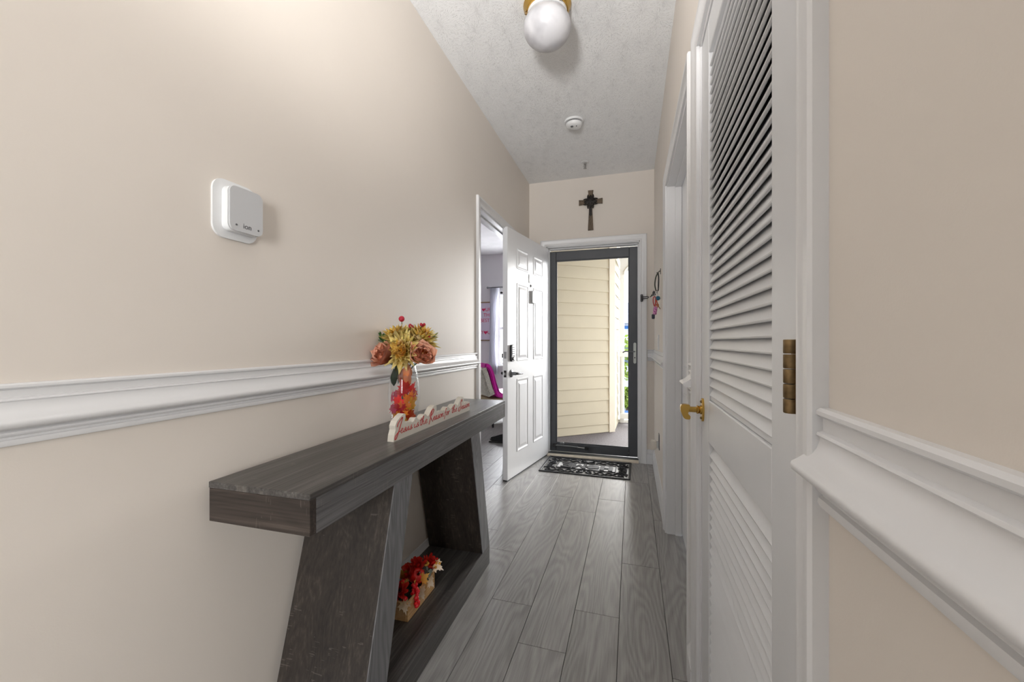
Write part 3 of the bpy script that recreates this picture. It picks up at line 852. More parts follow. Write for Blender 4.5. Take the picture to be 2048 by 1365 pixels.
def ucell(pts, xc):       # letter drawn upright for someone entering: turned by 180 degrees for the hallway view
    return [(-(xc+x), -y) for x, y in pts]
h_ = .064
LET = {
 'H': [[(-.055, -h_), (-.018, -h_), (-.018, -.018), (.018, -.018), (.018, -h_), (.055, -h_), (.055, h_), (.018, h_), (.018, .016), (-.018, .016), (-.018, h_), (-.055, h_)]],
 'M': [[(-.062, -h_), (-.034, -h_), (-.034, .012), (-.006, -.040), (.006, -.040), (.034, .012), (.034, -h_), (.062, -h_), (.062, h_), (.032, h_), (0, .0), (-.032, h_), (-.062, h_)]],
 'E': [[(-.048, -h_), (.048, -h_), (.048, -h_+.024), (-.018, -h_+.024), (-.018, -.010), (.034, -.010), (.034, .010), (-.018, .010), (-.018, h_-.024), (.048, h_-.024), (.048, h_), (-.048, h_)]]}
for ch, xc in (('H', -.178), ('M', .062), ('E', .178)):
    bm = NB(); prism(bm, ucell(LET[ch][0], xc), 'Z', .0028, .010); mpart('letter', bm, rub2)
# the O is a scalloped flower
bm = NB(); prism(bm, ucell([((.060+.007*math.cos(5*a))*math.cos(a), (.050+.006*math.cos(5*a))*math.sin(a)) for a in [2*math.pi*i/50 for i in range(50)]], -.057), 'Z', .0028, .010); mpart('letter', bm, rub2)
def spiral(cx, cy, r0, turns, sgn, a0, n=26):
    return [(cx+(r0*(1-.82*i/n))*math.cos(a0+sgn*turns*2*math.pi*i/n), cy+(r0*(1-.82*i/n))*math.sin(a0+sgn*turns*2*math.pi*i/n), .005) for i in range(n+1)]
def scroll(pts, r=.0055):
    r = min(r, .0062)
    bm = NB(); tube(bm, pts, r, 6); mpart('scroll', bm, rub, 60)
for sy in (-1, 1):
    yc = sy*.150
    for sx in (-1, 1):
        scroll(spiral(sx*.045, yc, .036, 1.4, sx, R(90)))
        scroll(spiral(sx*.315, sy*.155, .042, 1.3, -sx*sy, R(0)))
        scroll(spiral(sx*.317, sy*.060, .036, 1.4, sx*sy, R(90)))
        scroll(catmull([(sx*.08, yc-sy*.03, .005), (sx*.14, yc+sy*.045, .005), (sx*.21, yc-sy*.02, .005), (sx*.275, yc+sy*.04, .005), (sx*.34, sy*.205, .005)], 5), .009)
        scroll(catmull([(sx*.08, yc+sy*.045, .005), (sx*.14, yc-sy*.03, .005), (sx*.20, yc+sy*.045, .005), (sx*.27, yc-sy*.035, .005), (sx*.30, sy*.105, .005)], 5), .007)
    scroll(catmull([(-.1, yc+sy*.055, .005), (-.05, yc+sy*.048, .005), (0, yc-sy*.03, .005), (.05, yc+sy*.048, .005), (.1, yc+sy*.055, .005)], 5))
for sx in (-1, 1):
    scroll(catmull([(sx*.272, -.10, .005), (sx*.35, -.03, .005), (sx*.28, .03, .005), (sx*.365, .10, .005)], 5), .008)
    scroll(catmull([(sx*.272, .10, .005), (sx*.35, .02, .005), (sx*.29, -.05, .005), (sx*.365, -.12, .005)], 5), .006)

# ------------------------------------------------------------------ console table
TR = R(.9)
tb_ = thing('console_table', 'dark grey wood-grain console table with slanted panel legs', 'console table', (-.84, 1.447, 0), TR)
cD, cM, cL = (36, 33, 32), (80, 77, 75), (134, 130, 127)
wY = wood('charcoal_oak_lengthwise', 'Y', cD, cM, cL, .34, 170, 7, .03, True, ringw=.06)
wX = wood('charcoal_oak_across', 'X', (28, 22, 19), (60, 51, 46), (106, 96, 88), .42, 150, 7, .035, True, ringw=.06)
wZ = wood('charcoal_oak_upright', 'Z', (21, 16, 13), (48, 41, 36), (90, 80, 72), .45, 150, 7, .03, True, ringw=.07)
def tpart(name, bm, mat):
    o = mk(name, bm, mat, None, None, loc=(0, 0, 0), local=True); o.parent = tb_; return o
TX0, TX1 = -.146, .150          # wall side, hall side
TY0, TY1 = -.740, .740
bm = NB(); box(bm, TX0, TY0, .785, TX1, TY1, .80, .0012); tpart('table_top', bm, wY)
# box apron: front, back, two ends, underside
wY_lit = wood('lit_charcoal_oak_lengthwise', 'Y', (60, 59, 60), (104, 103, 104), (144, 143, 143), .38, 170, 7, .03, True, ringw=.06)  # same laminate, colour lightened to paint in the light on the apron front
bm = NB(); box(bm, TX1-.020, TY0+.0205, .705, TX1-.0008, TY1-.0205, .785, .0008); tpart('apron', bm, wY_lit)
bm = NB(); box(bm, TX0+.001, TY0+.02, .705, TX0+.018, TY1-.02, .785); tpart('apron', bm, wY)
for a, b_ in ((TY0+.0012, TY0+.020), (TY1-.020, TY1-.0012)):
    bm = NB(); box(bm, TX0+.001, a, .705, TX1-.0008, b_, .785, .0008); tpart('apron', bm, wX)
bm = NB(); box(bm, TX0+.018, TY0+.02, .7055, TX1-.0205, TY1-.02, .715); tpart('underside', bm, wY)
LX = (TX0+.004, TX1-.003)
def leg(yt0, yt1, yb0, yb1):
    # broad slanted panel plus a light edge strip towards the hall
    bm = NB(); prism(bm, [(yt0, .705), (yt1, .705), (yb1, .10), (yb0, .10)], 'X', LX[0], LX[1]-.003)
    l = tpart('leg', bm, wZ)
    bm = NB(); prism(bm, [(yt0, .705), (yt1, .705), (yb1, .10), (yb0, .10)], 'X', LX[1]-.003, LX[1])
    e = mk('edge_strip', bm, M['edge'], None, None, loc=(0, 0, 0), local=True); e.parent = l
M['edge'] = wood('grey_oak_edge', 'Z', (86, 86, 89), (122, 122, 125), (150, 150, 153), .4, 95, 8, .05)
leg(-.399, -.294, -.565, -.452)
leg(.224, .328, .372, .474)
bm = NB(); box(bm, LX[0], -.565, .085, LX[1]-.004, .474, .10, .001); tpart('shelf', bm, wY)
bm = NB(); box(bm, LX[1]-.020, -.565, .0, LX[1], .474, .0995, .001); tpart('plinth', bm, wY)
bm = NB(); box(bm, LX[0], -.565, .0, LX[0]+.018, .474, .085); tpart('plinth', bm, wY)
for a, b_ in ((-.565, -.547), (.456, .474)):
    bm = NB(); box(bm, LX[0]+.018, a, .0, LX[1]-.020, b_, .085); tpart('plinth', bm, wX)

# ------------------------------------------------------------------ wooden word sign on the table
sgn_y0, sgn_x = 1.168, -.765
sg = thing('word_sign', 'cream wooden block sign with red script Jesus is the Reason for the Season', 'sign', (sgn_x-.012, 1.49, .80))
OUT = [(-.006, 0), (-.002, .022), (.006, .039), (.004, .052), (.014, .066), (.038, .078), (.058, .085), (.067, .081), (.068, .068), (.062, .058), (.070, .050), (.080, .051), (.090, .047), (.102, .049), (.112, .043), (.122, .045), (.134, .055), (.144, .056), (.152, .047), (.166, .043), (.180, .046), (.196, .056), (.210, .057), (.222, .046), (.234, .045), (.250, .061), (.270, .075), (.290, .080), (.301, .073), (.300, .053), (.312, .047), (.330, .049), (.350, .045), (.366, .045), (.376, .040), (.388, .049), (.404, .055), (.416, .048), (.428, .040), (.444, .046), (.466, .056), (.488, .055), (.504, .043), (.520, .054), (.540, .070), (.560, .078), (.577, .072), (.577, .046), (.595, .048), (.615, .043), (.632, .045), (.646, .042), (.648, 0)]
bm = NB(); prism(bm, [(sgn_y0+s, .80+z) for s, z in OUT], 'X', sgn_x-.024, sgn_x)
mk('block', bm, plain('cream_painted_wood', (216, 210, 198), .55, vary=.03), sg)
GL = {
 'e': [[(0, .4), (.45, .55), (.6, .85), (.38, 1), (.1, .7), (.1, .25), (.35, 0), (.75, .25)]],
 's': [[(0, .1), (.3, .5), (.5, 1.05), (.45, .65), (.62, .3), (.45, 0), (.12, .08), (.4, .0), (.8, .25)]],
 'u': [[(0, .9), (-.02, .3), (.15, 0), (.4, .25), (.6, .95), (.56, .3), (.7, 0), (.95, .25)]],
 'i': [[(0, .9), (-.02, .25), (.13, 0), (.4, .25)], [(.12, 1.5), (.14, 1.58)]],
 't': [[(.25, 2.0), (.12, .9), (.08, .3), (.22, 0), (.5, .25)], [(-.15, 1.35), (.2, 1.42), (.55, 1.5)]],
 'h': [[(-.05, 0), (.2, 1.2), (.4, 2.1), (.25, 2.25), (.12, 1.6), (0, 0), (.12, .6), (.38, 1), (.52, .75), (.48, .2), (.62, 0), (.9, .25)]],
 'a': [[(.62, .85), (.38, 1), (.08, .65), (.05, .2), (.25, 0), (.5, .4), (.65, .95), (.58, .25), (.7, 0), (.95, .25)]],
 'o': [[(.42, 1), (.12, .8), (.05, .3), (.28, 0), (.58, .3), (.62, .8), (.42, 1), (.62, .8), (.95, .9)]],
 'n': [[(0, .9), (.02, 0), (.12, .55), (.4, 1), (.55, .8), (.5, .2), (.64, 0), (.92, .25)]],
 'r': [[(0, .9), (.02, 0), (.12, .6), (.35, 1), (.62, .88), (.7, .7)]],
 'f': [[(.65, 1.9), (.48, 2.15), (.3, 1.8), (.12, .4), (0, -.6), (-.15, -.85)], [(-.15, .95), (.2, 1.0), (.55, 1.1)]],
 'J': [[(.15, 1.7), (.3, 2.4), (.85, 3.1), (1.35, 3.5), (1.1, 2.3), (.7, .6), (.3, -.7), (-.05, -.95), (-.1, -.4), (.35, .2), (.95, .55)]],
 'R': [[(.75, 2.7), (.4, 1.2), (0, -.6)], [(.05, 1.3), (.4, 2.4), (1.0, 3.0), (1.35, 2.8), (1.1, 2.0), (.45, 1.3), (.85, .5), (1.4, -.2)]],
 'S': [[(1.35, 2.3), (1.35, 2.9), (1.0, 2.9), (.8, 2.2), (.95, 1.3), (.85, .4), (.35, -.3), (-.1, 0), (.1, .8), (.45, 1.0)]]}
ADV = {'e': .75, 's': .75, 'u': .95, 'i': .42, 't': .52, 'h': .92, 'a': .95, 'o': .9, 'n': .95, 'r': .75, 'f': .65, 'J': 1.2, 'R': 1.45, 'S': 1.3}
redp = plain('red_paint', (176, 44, 46), .5)
U = .0152
for word, s0, s1 in (('Jesus', .006, .111), ('is', .126, .158), ('the', .167, .223), ('Reason', .238, .365), ('for', .374, .422), ('the', .444, .498), ('Season', .516, .646)):
    tot = sum(ADV[c] for c in word)
    k = (s1-s0)/tot
    bm = NB(); x = 0
    for ch in word:
        for st in GL[ch]:
            uu = U*(.92 if ch in 'thf' else 1.0)
            p3 = [(sgn_x+.0002, sgn_y0+s0+(x+px)*k+pz*uu*.20, .8205+pz*uu) for px, pz in st]
            tube(bm, catmull(p3, 5) if len(p3) > 2 else p3, (.0017 if ch in 'JRS' else .0013), 5)
        x += ADV[ch]
    mk('word', bm, redp, sg, smooth=60)

# ------------------------------------------------------------------ glass vase with flowers
VC = Vector((-.902, 1.446, .80))
va = thing('glass_vase', 'tall clear glass vase of flowers on the console table', 'vase', VC)
bm = NB()
po = [(.030, .0), (.044, .001), (.050, .012), (.058, .05), (.064, .10), (.065, .135), (.061, .18), (.053, .22), (.046, .246)]
pi_ = [(r-.0028, z) for r, z in po[:1:-1]] + [(.040, .009)]
TV = Matrix.Translation(VC)
lathe(bm, po+pi_, 40, TV)
mk('glass_body', bm, M['vase_glass'], va, smooth=50)
ER, EF = Vector((.957, .289, 0)), Vector((-.289, .957, 0))
def vpos(px, py, f=0.0):         # place around the vase: sideways / height from a measured drawing, f = depth offset
    return VC + ER*((px-808)*.00206) + EF*f + Vector((0, 0, (848-py)*.00206))
def petal_bm(L, W, cup, curl, tipw=.1, nu=4, nv=6, notch=0):
    """petal growing along +Z from the origin, cupped towards +Y"""
    bm = NB(); g = []
    for j in range(nv+1):
        t = j/nv
        w = W*(math.sin(math.pi*min(1, t**.75*(1-tipw*.6)+.06)))*.5 + .0012
        row = []
        for i in range(nu+1):
            s = i/nu*2-1
            z = L*t - notch*L*(abs(s) < .3)*(t > .95)
            row.append(bm.verts.new((s*w, curl*L*t*t + cup*W*(s*s-.3)*math.sin(math.pi*min(1, t+.1)), z)))
        g.append(row)
    for j in range(nv):
        for i in range(nu): bm.faces.new((g[j][i], g[j][i+1], g[j+1][i+1], g[j+1][i]))
    r = bmesh.ops.solidify(bm, geom=bm.faces[:], thickness=.0006)
    return bm
def flower(name, label, cat, group, pos, axis, layers, mats, core=None, rnd=6, src={}):
    """layers: (key, mesh maker, count, tilt from axis in degrees, radius at base, rise, material index)"""
    o = thing(name, label, cat, pos, group=group)
    A = Vector(axis).normalized().to_track_quat('Z', 'Y').to_matrix().to_4x4()
    ph = random.random()*6
    for li, (key, maker, n, tilt, rb, rise, mi) in enumerate(layers):
        for k in range(n):
            a = ph + li*2.4 + 2*math.pi*k/n + R(random.uniform(-rnd, rnd))
            Mx = A @ Matrix.Rotation(a, 4, 'Z') @ Matrix.Translation((0, -rb, rise)) @ Matrix.Rotation(R(tilt+random.uniform(-rnd, rnd)), 4, 'X') @ Matrix.Scale(random.uniform(.9, 1.08), 4)
            kk = (key, mi, id(mats))
            if kk not in src:
                p = mk('petal', maker(), mats[mi], o, smooth=180, local=True); src[kk] = p
                p.matrix_basis = Mx
            else:
                copy_obj(src[kk], o, Mx)
    if core:
        bm = NB(); ball(bm, (0, 0, core[1]), core[0], 12, 8, .8); c = mk('centre', bm, core[2], o, smooth=180, local=True); c.matrix_basis = A
    return o
def petal_mat(name, base, tip):
    m, nt, b = newmat(name)
    tc = N(nt, 'ShaderNodeTexCoord'); sp_ = N(nt, 'ShaderNodeSeparateXYZ'); nt.links.new(tc.outputs['Generated'], sp_.inputs[0])
    f = math_n(nt, 'ADD', sp_.outputs[2], math_n(nt, 'MULTIPLY', math_n(nt, 'SUBTRACT', noise(nt, tc.outputs['Generated'], 5, 2), .5), .5))
    nt.links.new(ramp(nt, f, [(.15, base), (.85, tip)]), b.inputs['Base Color'])
    b.inputs['Roughness'].default_value = .7
    b.inputs['Subsurface Weight'].default_value = .45; b.inputs['Subsurface Radius'].default_value = (.03, .02, .012)
    return m
yel = [petal_mat('pale_yellow_petal', (255, 212, 74), (255, 236, 158)), petal_mat('golden_petal', (250, 178, 36), (255, 220, 110))]
pch = [petal_mat('peach_petal', (255, 158, 88), (255, 190, 158)), petal_mat('orange_petal', (255, 128, 44), (255, 166, 96))]
stem_m = plain('stem_green', (46, 84, 42), .6, vary=.2, vscale=30)
leaf_m = plain('leaf_green', (62, 110, 40), .55, vary=.3, vscale=40)
dleaf_m = plain('dark_leaf_green', (28, 66, 34), .5, vary=.3, vscale=40)
long_p = lambda: petal_bm(.086, .034, .35, .08, .02)
mid_p = lambda: petal_bm(.068, .030, .4, .04, .02)
short_p = lambda: petal_bm(.044, .021, .5, -.12, .02)
def mum(pos, axis, label, s=1):
    o = flower('yellow_chrysanthemum', label, 'flower', 'yellow chrysanthemums in the vase', pos, axis,
        [('l', long_p, 17, 84, .004, 0, 0), ('l', long_p, 17, 64, .004, .004, 0), ('m', mid_p, 16, 50, .004, .006, 0), ('m', mid_p, 14, 34, .004, .008, 1), ('s', short_p, 12, 24, .003, .012, 1), ('s', short_p, 7, 10, .002, .014, 1)], yel)
    bm = NB(); lathe(bm, [(.004, -.02), (.012, -.006), (.010, .004)], 10); c = mk('calyx', bm, stem_m, o, local=True)
    c.matrix_basis = Vector(axis).normalized().to_track_quat('Z', 'Y').to_matrix().to_4x4()
    return o
mum(vpos(793, 683, .015), (-.25, -.35, 1.0), 'left pale yellow chrysanthemum at the top of the bouquet')
mum(vpos(836, 685, .02), (.42, -.2, .9), 'right pale yellow chrysanthemum at the top of the bouquet')
mum(vpos(812, 704, -.03), (.12, -1.0, .25), 'golden chrysanthemum facing out between the two peach roses')
w1 = lambda: petal_bm(.072, .082, .32, .26, .6, 6, 6)
w2 = lambda: petal_bm(.062, .066, .40, .30, .55, 6, 6)
w3 = lambda: petal_bm(.048, .046, .50, .26, .45, 5, 5)
def peony(pos, axis, label):
    return flower('peach_peony', label, 'flower', 'peach peonies in the vase', pos, axis,
        [('w1', w1, 6, 46, .004, -.004, 0), ('w1', w1, 6, 30, .004, 0, 0), ('w2', w2, 6, 20, .003, .003, 0), ('w3', w3, 6, 10, .003, .006, 1), ('w3', w3, 4, 2, .001, .008, 1)], pch, rnd=9)
peony(vpos(786, 718, -.035), (-.45, -.75, .45), 'peach peony on the left of the bouquet')
peony(vpos(842, 718, -.02), (.65, -.6, .5), 'peach peony on the right of the bouquet')
# red berry stems
redb = plain('crimson_berry', (178, 24, 52), .45, vary=.2, vscale=90, bumps=(260, .6, .002))
def berry_stem(pos, root, label, r=.0125, cluster=1):
    o = thing('berry_pick', label, 'berry pick', pos, group='red berry picks in the vase')
    p = Vector(pos)
    bm = NB(); tube(bm, catmull([root, (Vector(root)+p)/2+Vector((0, 0, .01)), p], 4), .0014, 6); mk('stem', bm, stem_m, o, smooth=60)
    for k in range(cluster):
        q = p + (Vector((random.uniform(-1, 1), random.uniform(-1, 1), random.uniform(-.6, .6)))*r*1.3 if cluster > 1 else Vector())
        bm = NB(); ball(bm, q, r, 12, 9); mk('berry', bm, redb, o, smooth=180)
berry_stem(vpos(800.5, 638, .02), vpos(803, 700, .01), 'red berry ball on top of the bouquet')
berry_stem(vpos(744, 675, -.01), vpos(785, 705, 0), 'red berry ball at the left side of the bouquet', .0138)
berry_stem(vpos(820, 652, .02), vpos(815, 700, .01), 'red berry sprig between the yellow chrysanthemums', .007, 4)
berry_stem(vpos(842, 650, .02), vpos(825, 700, .01), 'red berry sprig behind the right chrysanthemum', .006, 4)
berry_stem(vpos(857, 677, .01), vpos(830, 705, .01), 'small red berry sprig above the right peony', .005, 2)
# leaf sprigs
def leaf_bm(L, W, curl=.12):
    bm = NB(); g = []
    for j in range(7):
        t = j/6; w = W*.5*math.sin(math.pi*t**.8)+.0006
        g.append([bm.verts.new((s*w, curl*L*t*t+abs(s)*w*.3, L*t)) for s in (-1, 0, 1)])
    for j in range(6):
        for i in range(2): bm.faces.new((g[j][i], g[j][i+1], g[j+1][i+1], g[j+1][i]))
    bmesh.ops.solidify(bm, geom=bm.faces[:], thickness=.0006)
    return bm
def sprig(root, tip, leaves, label, mat, L=.03, W=.016, group='leaf sprigs in the vase'):
    root, tip = Vector(root), Vector(tip)
    o = thing('leaf_sprig', label, 'leaf sprig', root, group=group)
    bm = NB(); tube(bm, [root, (root+tip)/2, tip], .0014, 6); mk('stem', bm, stem_m, o)
    for k in range(leaves):
        t = .3+.7*k/max(1, leaves-1)
        d = (tip-root).normalized() + Vector((random.uniform(-1, 1), random.uniform(-.6, .6), random.uniform(-.5, .8)))*.9
        lf = mk('leaf', leaf_bm(L*random.uniform(.8, 1.15), W), mat, o, smooth=180, local=True)
        lf.matrix_basis = Matrix.Translation(root.lerp(tip, t)-root) @ aim(d, random.uniform(0, 6))
sprig(vpos(785, 705, 0), vpos(752, 662, .0), 10, 'bright green leaf sprig at the left of the bouquet', leaf_m, .028, .015)
sprig(vpos(790, 730, -.03), vpos(772, 722, -.045), 4, 'dark green leaves hanging under the left peony', dleaf_m, .035, .018)
sprig(vpos(830, 728, -.02), vpos(842, 718, -.03), 3, 'dark green leaves under the right peony', dleaf_m, .03, .016)
sprig(vpos(785, 705, -.02), vpos(752, 697, -.02), 4, 'yellow green leaf tips beside the left peony', plain('yellow_green_leaf', (186, 176, 70), .6), .028, .014)
sprig(vpos(845, 690, .02), vpos(868, 672, .02), 4, 'pale green leaf tips right of the yellow chrysanthemum', plain('pale_green_leaf', (168, 170, 112), .6), .022, .010)
# stems inside the vase
for k, (px, py) in enumerate(((792, 700), (838, 700), (814, 712), (778, 722), (850, 720))):
    bm = NB(); top = vpos(px, py, -.02); bot = VC+Vector((random.uniform(-.02, .02), random.uniform(-.02, .02), .03))
    rim = VC+Vector(((top-VC).x*.35, (top-VC).y*.35, .225))
    tube(bm, catmull([bot, (bot+rim)/2, rim, top], 5), .003, 7)
    tag(mk('flower_stem', bm, stem_m, smooth=60), 'green flower stem under the ' + ('left chrysanthemum', 'right chrysanthemum', 'golden front chrysanthemum', 'left peony', 'right peony')[k] + ' in the vase', 'flower stem', 'flower stems in the vase')
def inside_leaf(px, py, dep, L, W, mat, d, name, label, cat, grp):
    o = mk(name, leaf_bm(L, W, .2), mat, smooth=180, local=True); tag(o, label, cat, grp)
    o.matrix_basis = aim(d, random.uniform(-.5, .5), vpos(px, py, dep))
for px, py, wh in ((792, 772, 'leftmost'), (800, 768, 'rightmost'), (797, 760, 'highest')):
    inside_leaf(px, py, -.030, .07, .026, dleaf_m, (random.uniform(-.2, .2), -.1, 1), 'stem_leaf', wh + ' long dark green leaf inside the vase neck', 'leaf', 'green leaves in the vase')
for px, py, wh in ((815, 775, 'lowest'), (823, 772, 'rightmost'), (811, 770, 'leftmost'), (818, 760, 'highest')):
    inside_leaf(px, py, -.034, .07, .04, pch[0], (random.uniform(-.2, .2), -.15, 1), 'fallen_petal', wh + ' peach petal folded inside the vase neck', 'petal', 'peach petals in the vase')
# fabric maple leaves filling the vase
MAPLE = [(0, -.42), (.05, -.1), (.33, -.2), (.28, -.05), (.55, .1), (.40, .16), (.44, .38), (.26, .30), (.16, .42), (.17, .58), (.08, .55), (0, .85)]
MAPLE = MAPLE + [(-x, y) for x, y in MAPLE[-2:0:-1]]
def maple_bm(s, bend=.3):
    bm = NB()
    c = bm.verts.new((0, 0, .1*s))
    vs_ = [bm.verts.new((x*s, bend*s*(x*x+.4*(y-.2)**2), y*s)) for x, y in MAPLE]
    for i in range(len(vs_)): bm.faces.new((c, vs_[i], vs_[(i+1) % len(vs_)]))
    bmesh.ops.solidify(bm, geom=bm.faces[:], thickness=.0005)
    return bm
mcol = {'red': (230, 30, 28), 'orange': (246, 136, 30), 'yellow': (236, 178, 40), 'magenta': (216, 46, 108), 'crimson': (190, 20, 30), 'dark orange': (240, 98, 30)}
mmat = {k: petal_mat(k.replace(' ', '_')+'_maple_fabric', c, tuple(min(255, x+14) for x in c)) for k, c in mcol.items()}
lay = [('red', 826, 778), ('crimson', 812, 782), ('red', 815, 772), ('magenta', 796, 790), ('red', 802, 800), ('orange', 826, 795), ('yellow', 832, 800), ('magenta', 788, 816), ('crimson', 806, 812), ('dark orange', 794, 816), ('orange', 816, 808), ('red', 800, 822), ('yellow', 828, 812), ('orange', 794, 830), ('magenta', 784, 796), ('yellow', 787, 836), ('dark orange', 832, 834), ('orange', 809, 824), ('crimson', 833, 786), ('yellow', 800, 836), ('yellow', 806, 832), ('yellow', 818, 834), ('dark orange', 826, 826)]
seen = {}
for k, (col, px, py) in enumerate(lay):
    o = mk('maple_leaf', maple_bm(.054, .18), mmat[col], local=True)
    where = ('upper' if py < 790 else 'middle' if py < 815 else 'bottom') + ' ' + ('left' if px < 803 else 'right' if px > 817 else 'centre')
    seen[(col, where)] = seen.get((col, where), 0)+1
    where += ('', ', second one')[seen[(col, where)]-1]
    tag(o, f'{col} fabric maple leaf inside the glass vase at the {where}', 'leaf', 'maple leaves in the vase')
    rr = .056 - .009*(py > 818)
    sx_ = max(-.85, min(.85, (px-808)*.00206/.058))
    dep = -math.sqrt(1-sx_*sx_)*rr*(.85 if k % 3 else .6)
    pos = VC + ER*(sx_*rr*.92) + EF*dep + Vector((0, 0, (848-py)*.00206))
    n = (ER*sx_ + EF*dep/rr)
    # face the leaf outwards: local +Y (bend) away from the glass
    zax = (Vector((0, 0, 1)) + ER*random.uniform(-.9, .9)).normalized()
    yax = -(n - zax*n.dot(zax)).normalized(); xax = yax.cross(zax)
    o.matrix_basis = Matrix.Translation(pos) @ Matrix((xax, yax, zax)).transposed().to_4x4()
    o.matrix_basis = o.matrix_basis @ Matrix.Translation((0, 0, -.006))
for k in range(10):       # deeper leaves that back the front ones
    col = ('yellow', 'orange', 'red', 'crimson')[k % 4]
    o = mk('maple_leaf', maple_bm(.046, .2), mmat[col], local=True)
    tag(o, f'{col} fabric maple leaf buried deep in the glass vase, level with the {"lower" if k < 4 else "middle" if k < 7 else "upper"} leaves', 'leaf', 'buried maple leaves in the vase')
    a = k*2.4
    o.matrix_basis = Matrix.Translation(VC+Vector((.016*math.cos(a), .016*math.sin(a), .03+.009*k))) @ Euler((random.uniform(-.6, .6), random.uniform(-.8, .8), a)).to_matrix().to_4x4()

# ------------------------------------------------------------------ autumn arrangement in a wooden box on the low shelf
BXc = Vector((-.838, 1.402, .10))
cb = thing('wooden_box', 'small pale pine box on the low table shelf', 'box', BXc, TR)
pine = wood('pale_pine', 'Y', (214, 166, 108), (232, 192, 138), (244, 214, 170), .55, 60, 6, .08)
def bpart(name, b_, mat=pine):
    bm = NB(); box(bm, *b_, .001); o = mk(name, bm, mat, None, local=True); o.parent = cb; return o
bw, bl, bh = .044, .108, .070
bpart('side_panel', (-bw, -bl, 0, -bw+.008, bl, bh)); bpart('side_panel', (bw-.008, -bl, 0, bw, bl, bh))
bpart('end_panel', (-bw+.008, -bl, 0, bw-.008, -bl+.008, bh)); bpart('end_panel', (-bw+.008, bl-.008, 0, bw-.008, bl, bh))
bpart('bottom_panel', (-bw+.008, -bl+.008, 0, bw-.008, bl-.008, .006))
bpart('moss_filler', (-bw+.008, -bl+.008, .006, bw-.008, bl-.008, .056), plain('dark_moss', (48, 40, 26), .9, vary=.4, vscale=60, bumps=(120, 1, .01)))
def B(x, y, z): return BXc + Vector((x, y, z))
redm = [petal_mat('scarlet_petal', (206, 14, 16), (244, 40, 30)), petal_mat('deep_red_petal', (170, 8, 14), (226, 24, 22))]
rp1 = lambda: petal_bm(.046, .018, .45, .16, .3)
rp2 = lambda: petal_bm(.034, .014, .45, .05, .3)
def red_flower(pos, axis, label, s=1):
    flower('red_silk_flower', label, 'flower', 'red silk flowers in the pine box', pos, axis, [('r1', rp1, 9, 60, .003, 0, 0), ('r1', rp1, 8, 36, .003, .003, 0), ('r2', rp2, 7, 18, .002, .006, 1)], redm)
red_flower(B(-.004, .045, .105), (.1, -.3, 1), 'red silk flower at the back of the pine box')
red_flower(B(-.012, .000, .100), (-.2, -.5, 1), 'red silk flower behind the small pumpkin')
red_flower(B(.012, .098, .090), (.5, .3, .8), 'red silk flower at the far end of the pine box')
red_flower(B(-.004, -.085, .088), (.2, -.6, .8), 'red silk flower at the near end of the pine box')
pk = thing('small_pumpkin', 'little glossy red pumpkin in the autumn box', 'pumpkin', B(.010, .018, .075))
bm = NB(); n = 40; rings = []
for j in range(11):
    ph = math.pi*j/10
    row = []
    for i in range(n):
        a = 2*math.pi*i/n
        rr = .031*math.sin(ph)**.85*(1-.10*abs(math.cos(4*a))**3) + .002
        row.append(bm.verts.new((rr*math.cos(a), rr*math.sin(a), .024*math.cos(ph)*(1-.25*math.exp(-(math.sin(ph)*3)**2)))))
    rings.append(row)
for A_, B_ in zip(rings, rings[1:]):
    for i in range(n): bm.faces.new((A_[i], B_[i], B_[(i+1) % n], A_[(i+1) % n]))
bm.faces.new(rings[0]); bm.faces.new(list(reversed(rings[-1])))
o = mk('pumpkin_body', bm, plain('red_pumpkin_skin', (222, 24, 20), .35, vary=.15, vscale=50), pk, smooth=180, local=True); o.matrix_basis = Matrix.Translation((0, 0, .022)) @ Matrix.Rotation(R(25), 4, 'Y') @ Matrix.Rotation(R(20), 4, 'X')
bm = NB(); tube(bm, [(0, 0, .012), (.002, 0, .026), (.006, -.002, .036)], [.006, .004, .0035], 8); o = mk('stalk', bm, plain('dark_stalk', (70, 56, 50), .6), pk, local=True); o.matrix_basis = Matrix.Translation((.006, -.005, .022)) @ Matrix.Rotation(R(25), 4, 'Y') @ Matrix.Rotation(R(20), 4, 'X')
bc = thing('berry_cluster', 'cluster of shiny red berries hanging over the box rim', 'berries', B(.036, -.045, .055))
rb = plain('glossy_red_berry', (240, 34, 44), .22, vary=.15, vscale=60)
bsrc = None
for k in range(44):
    t = k/44
    p = Vector((random.uniform(-.010, .016), random.uniform(-.020, .020)*(1-.5*t), .045-.070*t)) + Vector((.012*t, -.012*t, 0))
    if bsrc is None:
        bm = NB(); ball(bm, (0, 0, 0), .0064, 10, 7); bsrc = mk('berry', bm, rb, bc, smooth=180, local=True); bb = bsrc
    else: bb = copy_obj(bsrc, bc)
    bb.location = p; s = random.uniform(.8, 1.15); bb.scale = (s, s, s)
bb = copy_obj(bsrc, bc); bb.location = (-.016, -.040, .012); bb.scale = (1.7, 1.7, 1.7)
cream = petal_mat('cream_leaf_fabric', (226, 194, 150), (250, 238, 220)); gold = petal_mat('golden_leaf_fabric', (222, 150, 50), (244, 196, 100))
def oriented(d, n, loc):          # leaf pointing along d, its upper face towards n
    zax = Vector(d).normalized(); nn = Vector(n); yax = -(nn - zax*nn.dot(zax)).normalized(); xax = yax.cross(zax)
    return Matrix.Translation(loc) @ Matrix((xax, yax, zax)).transposed().to_4x4()
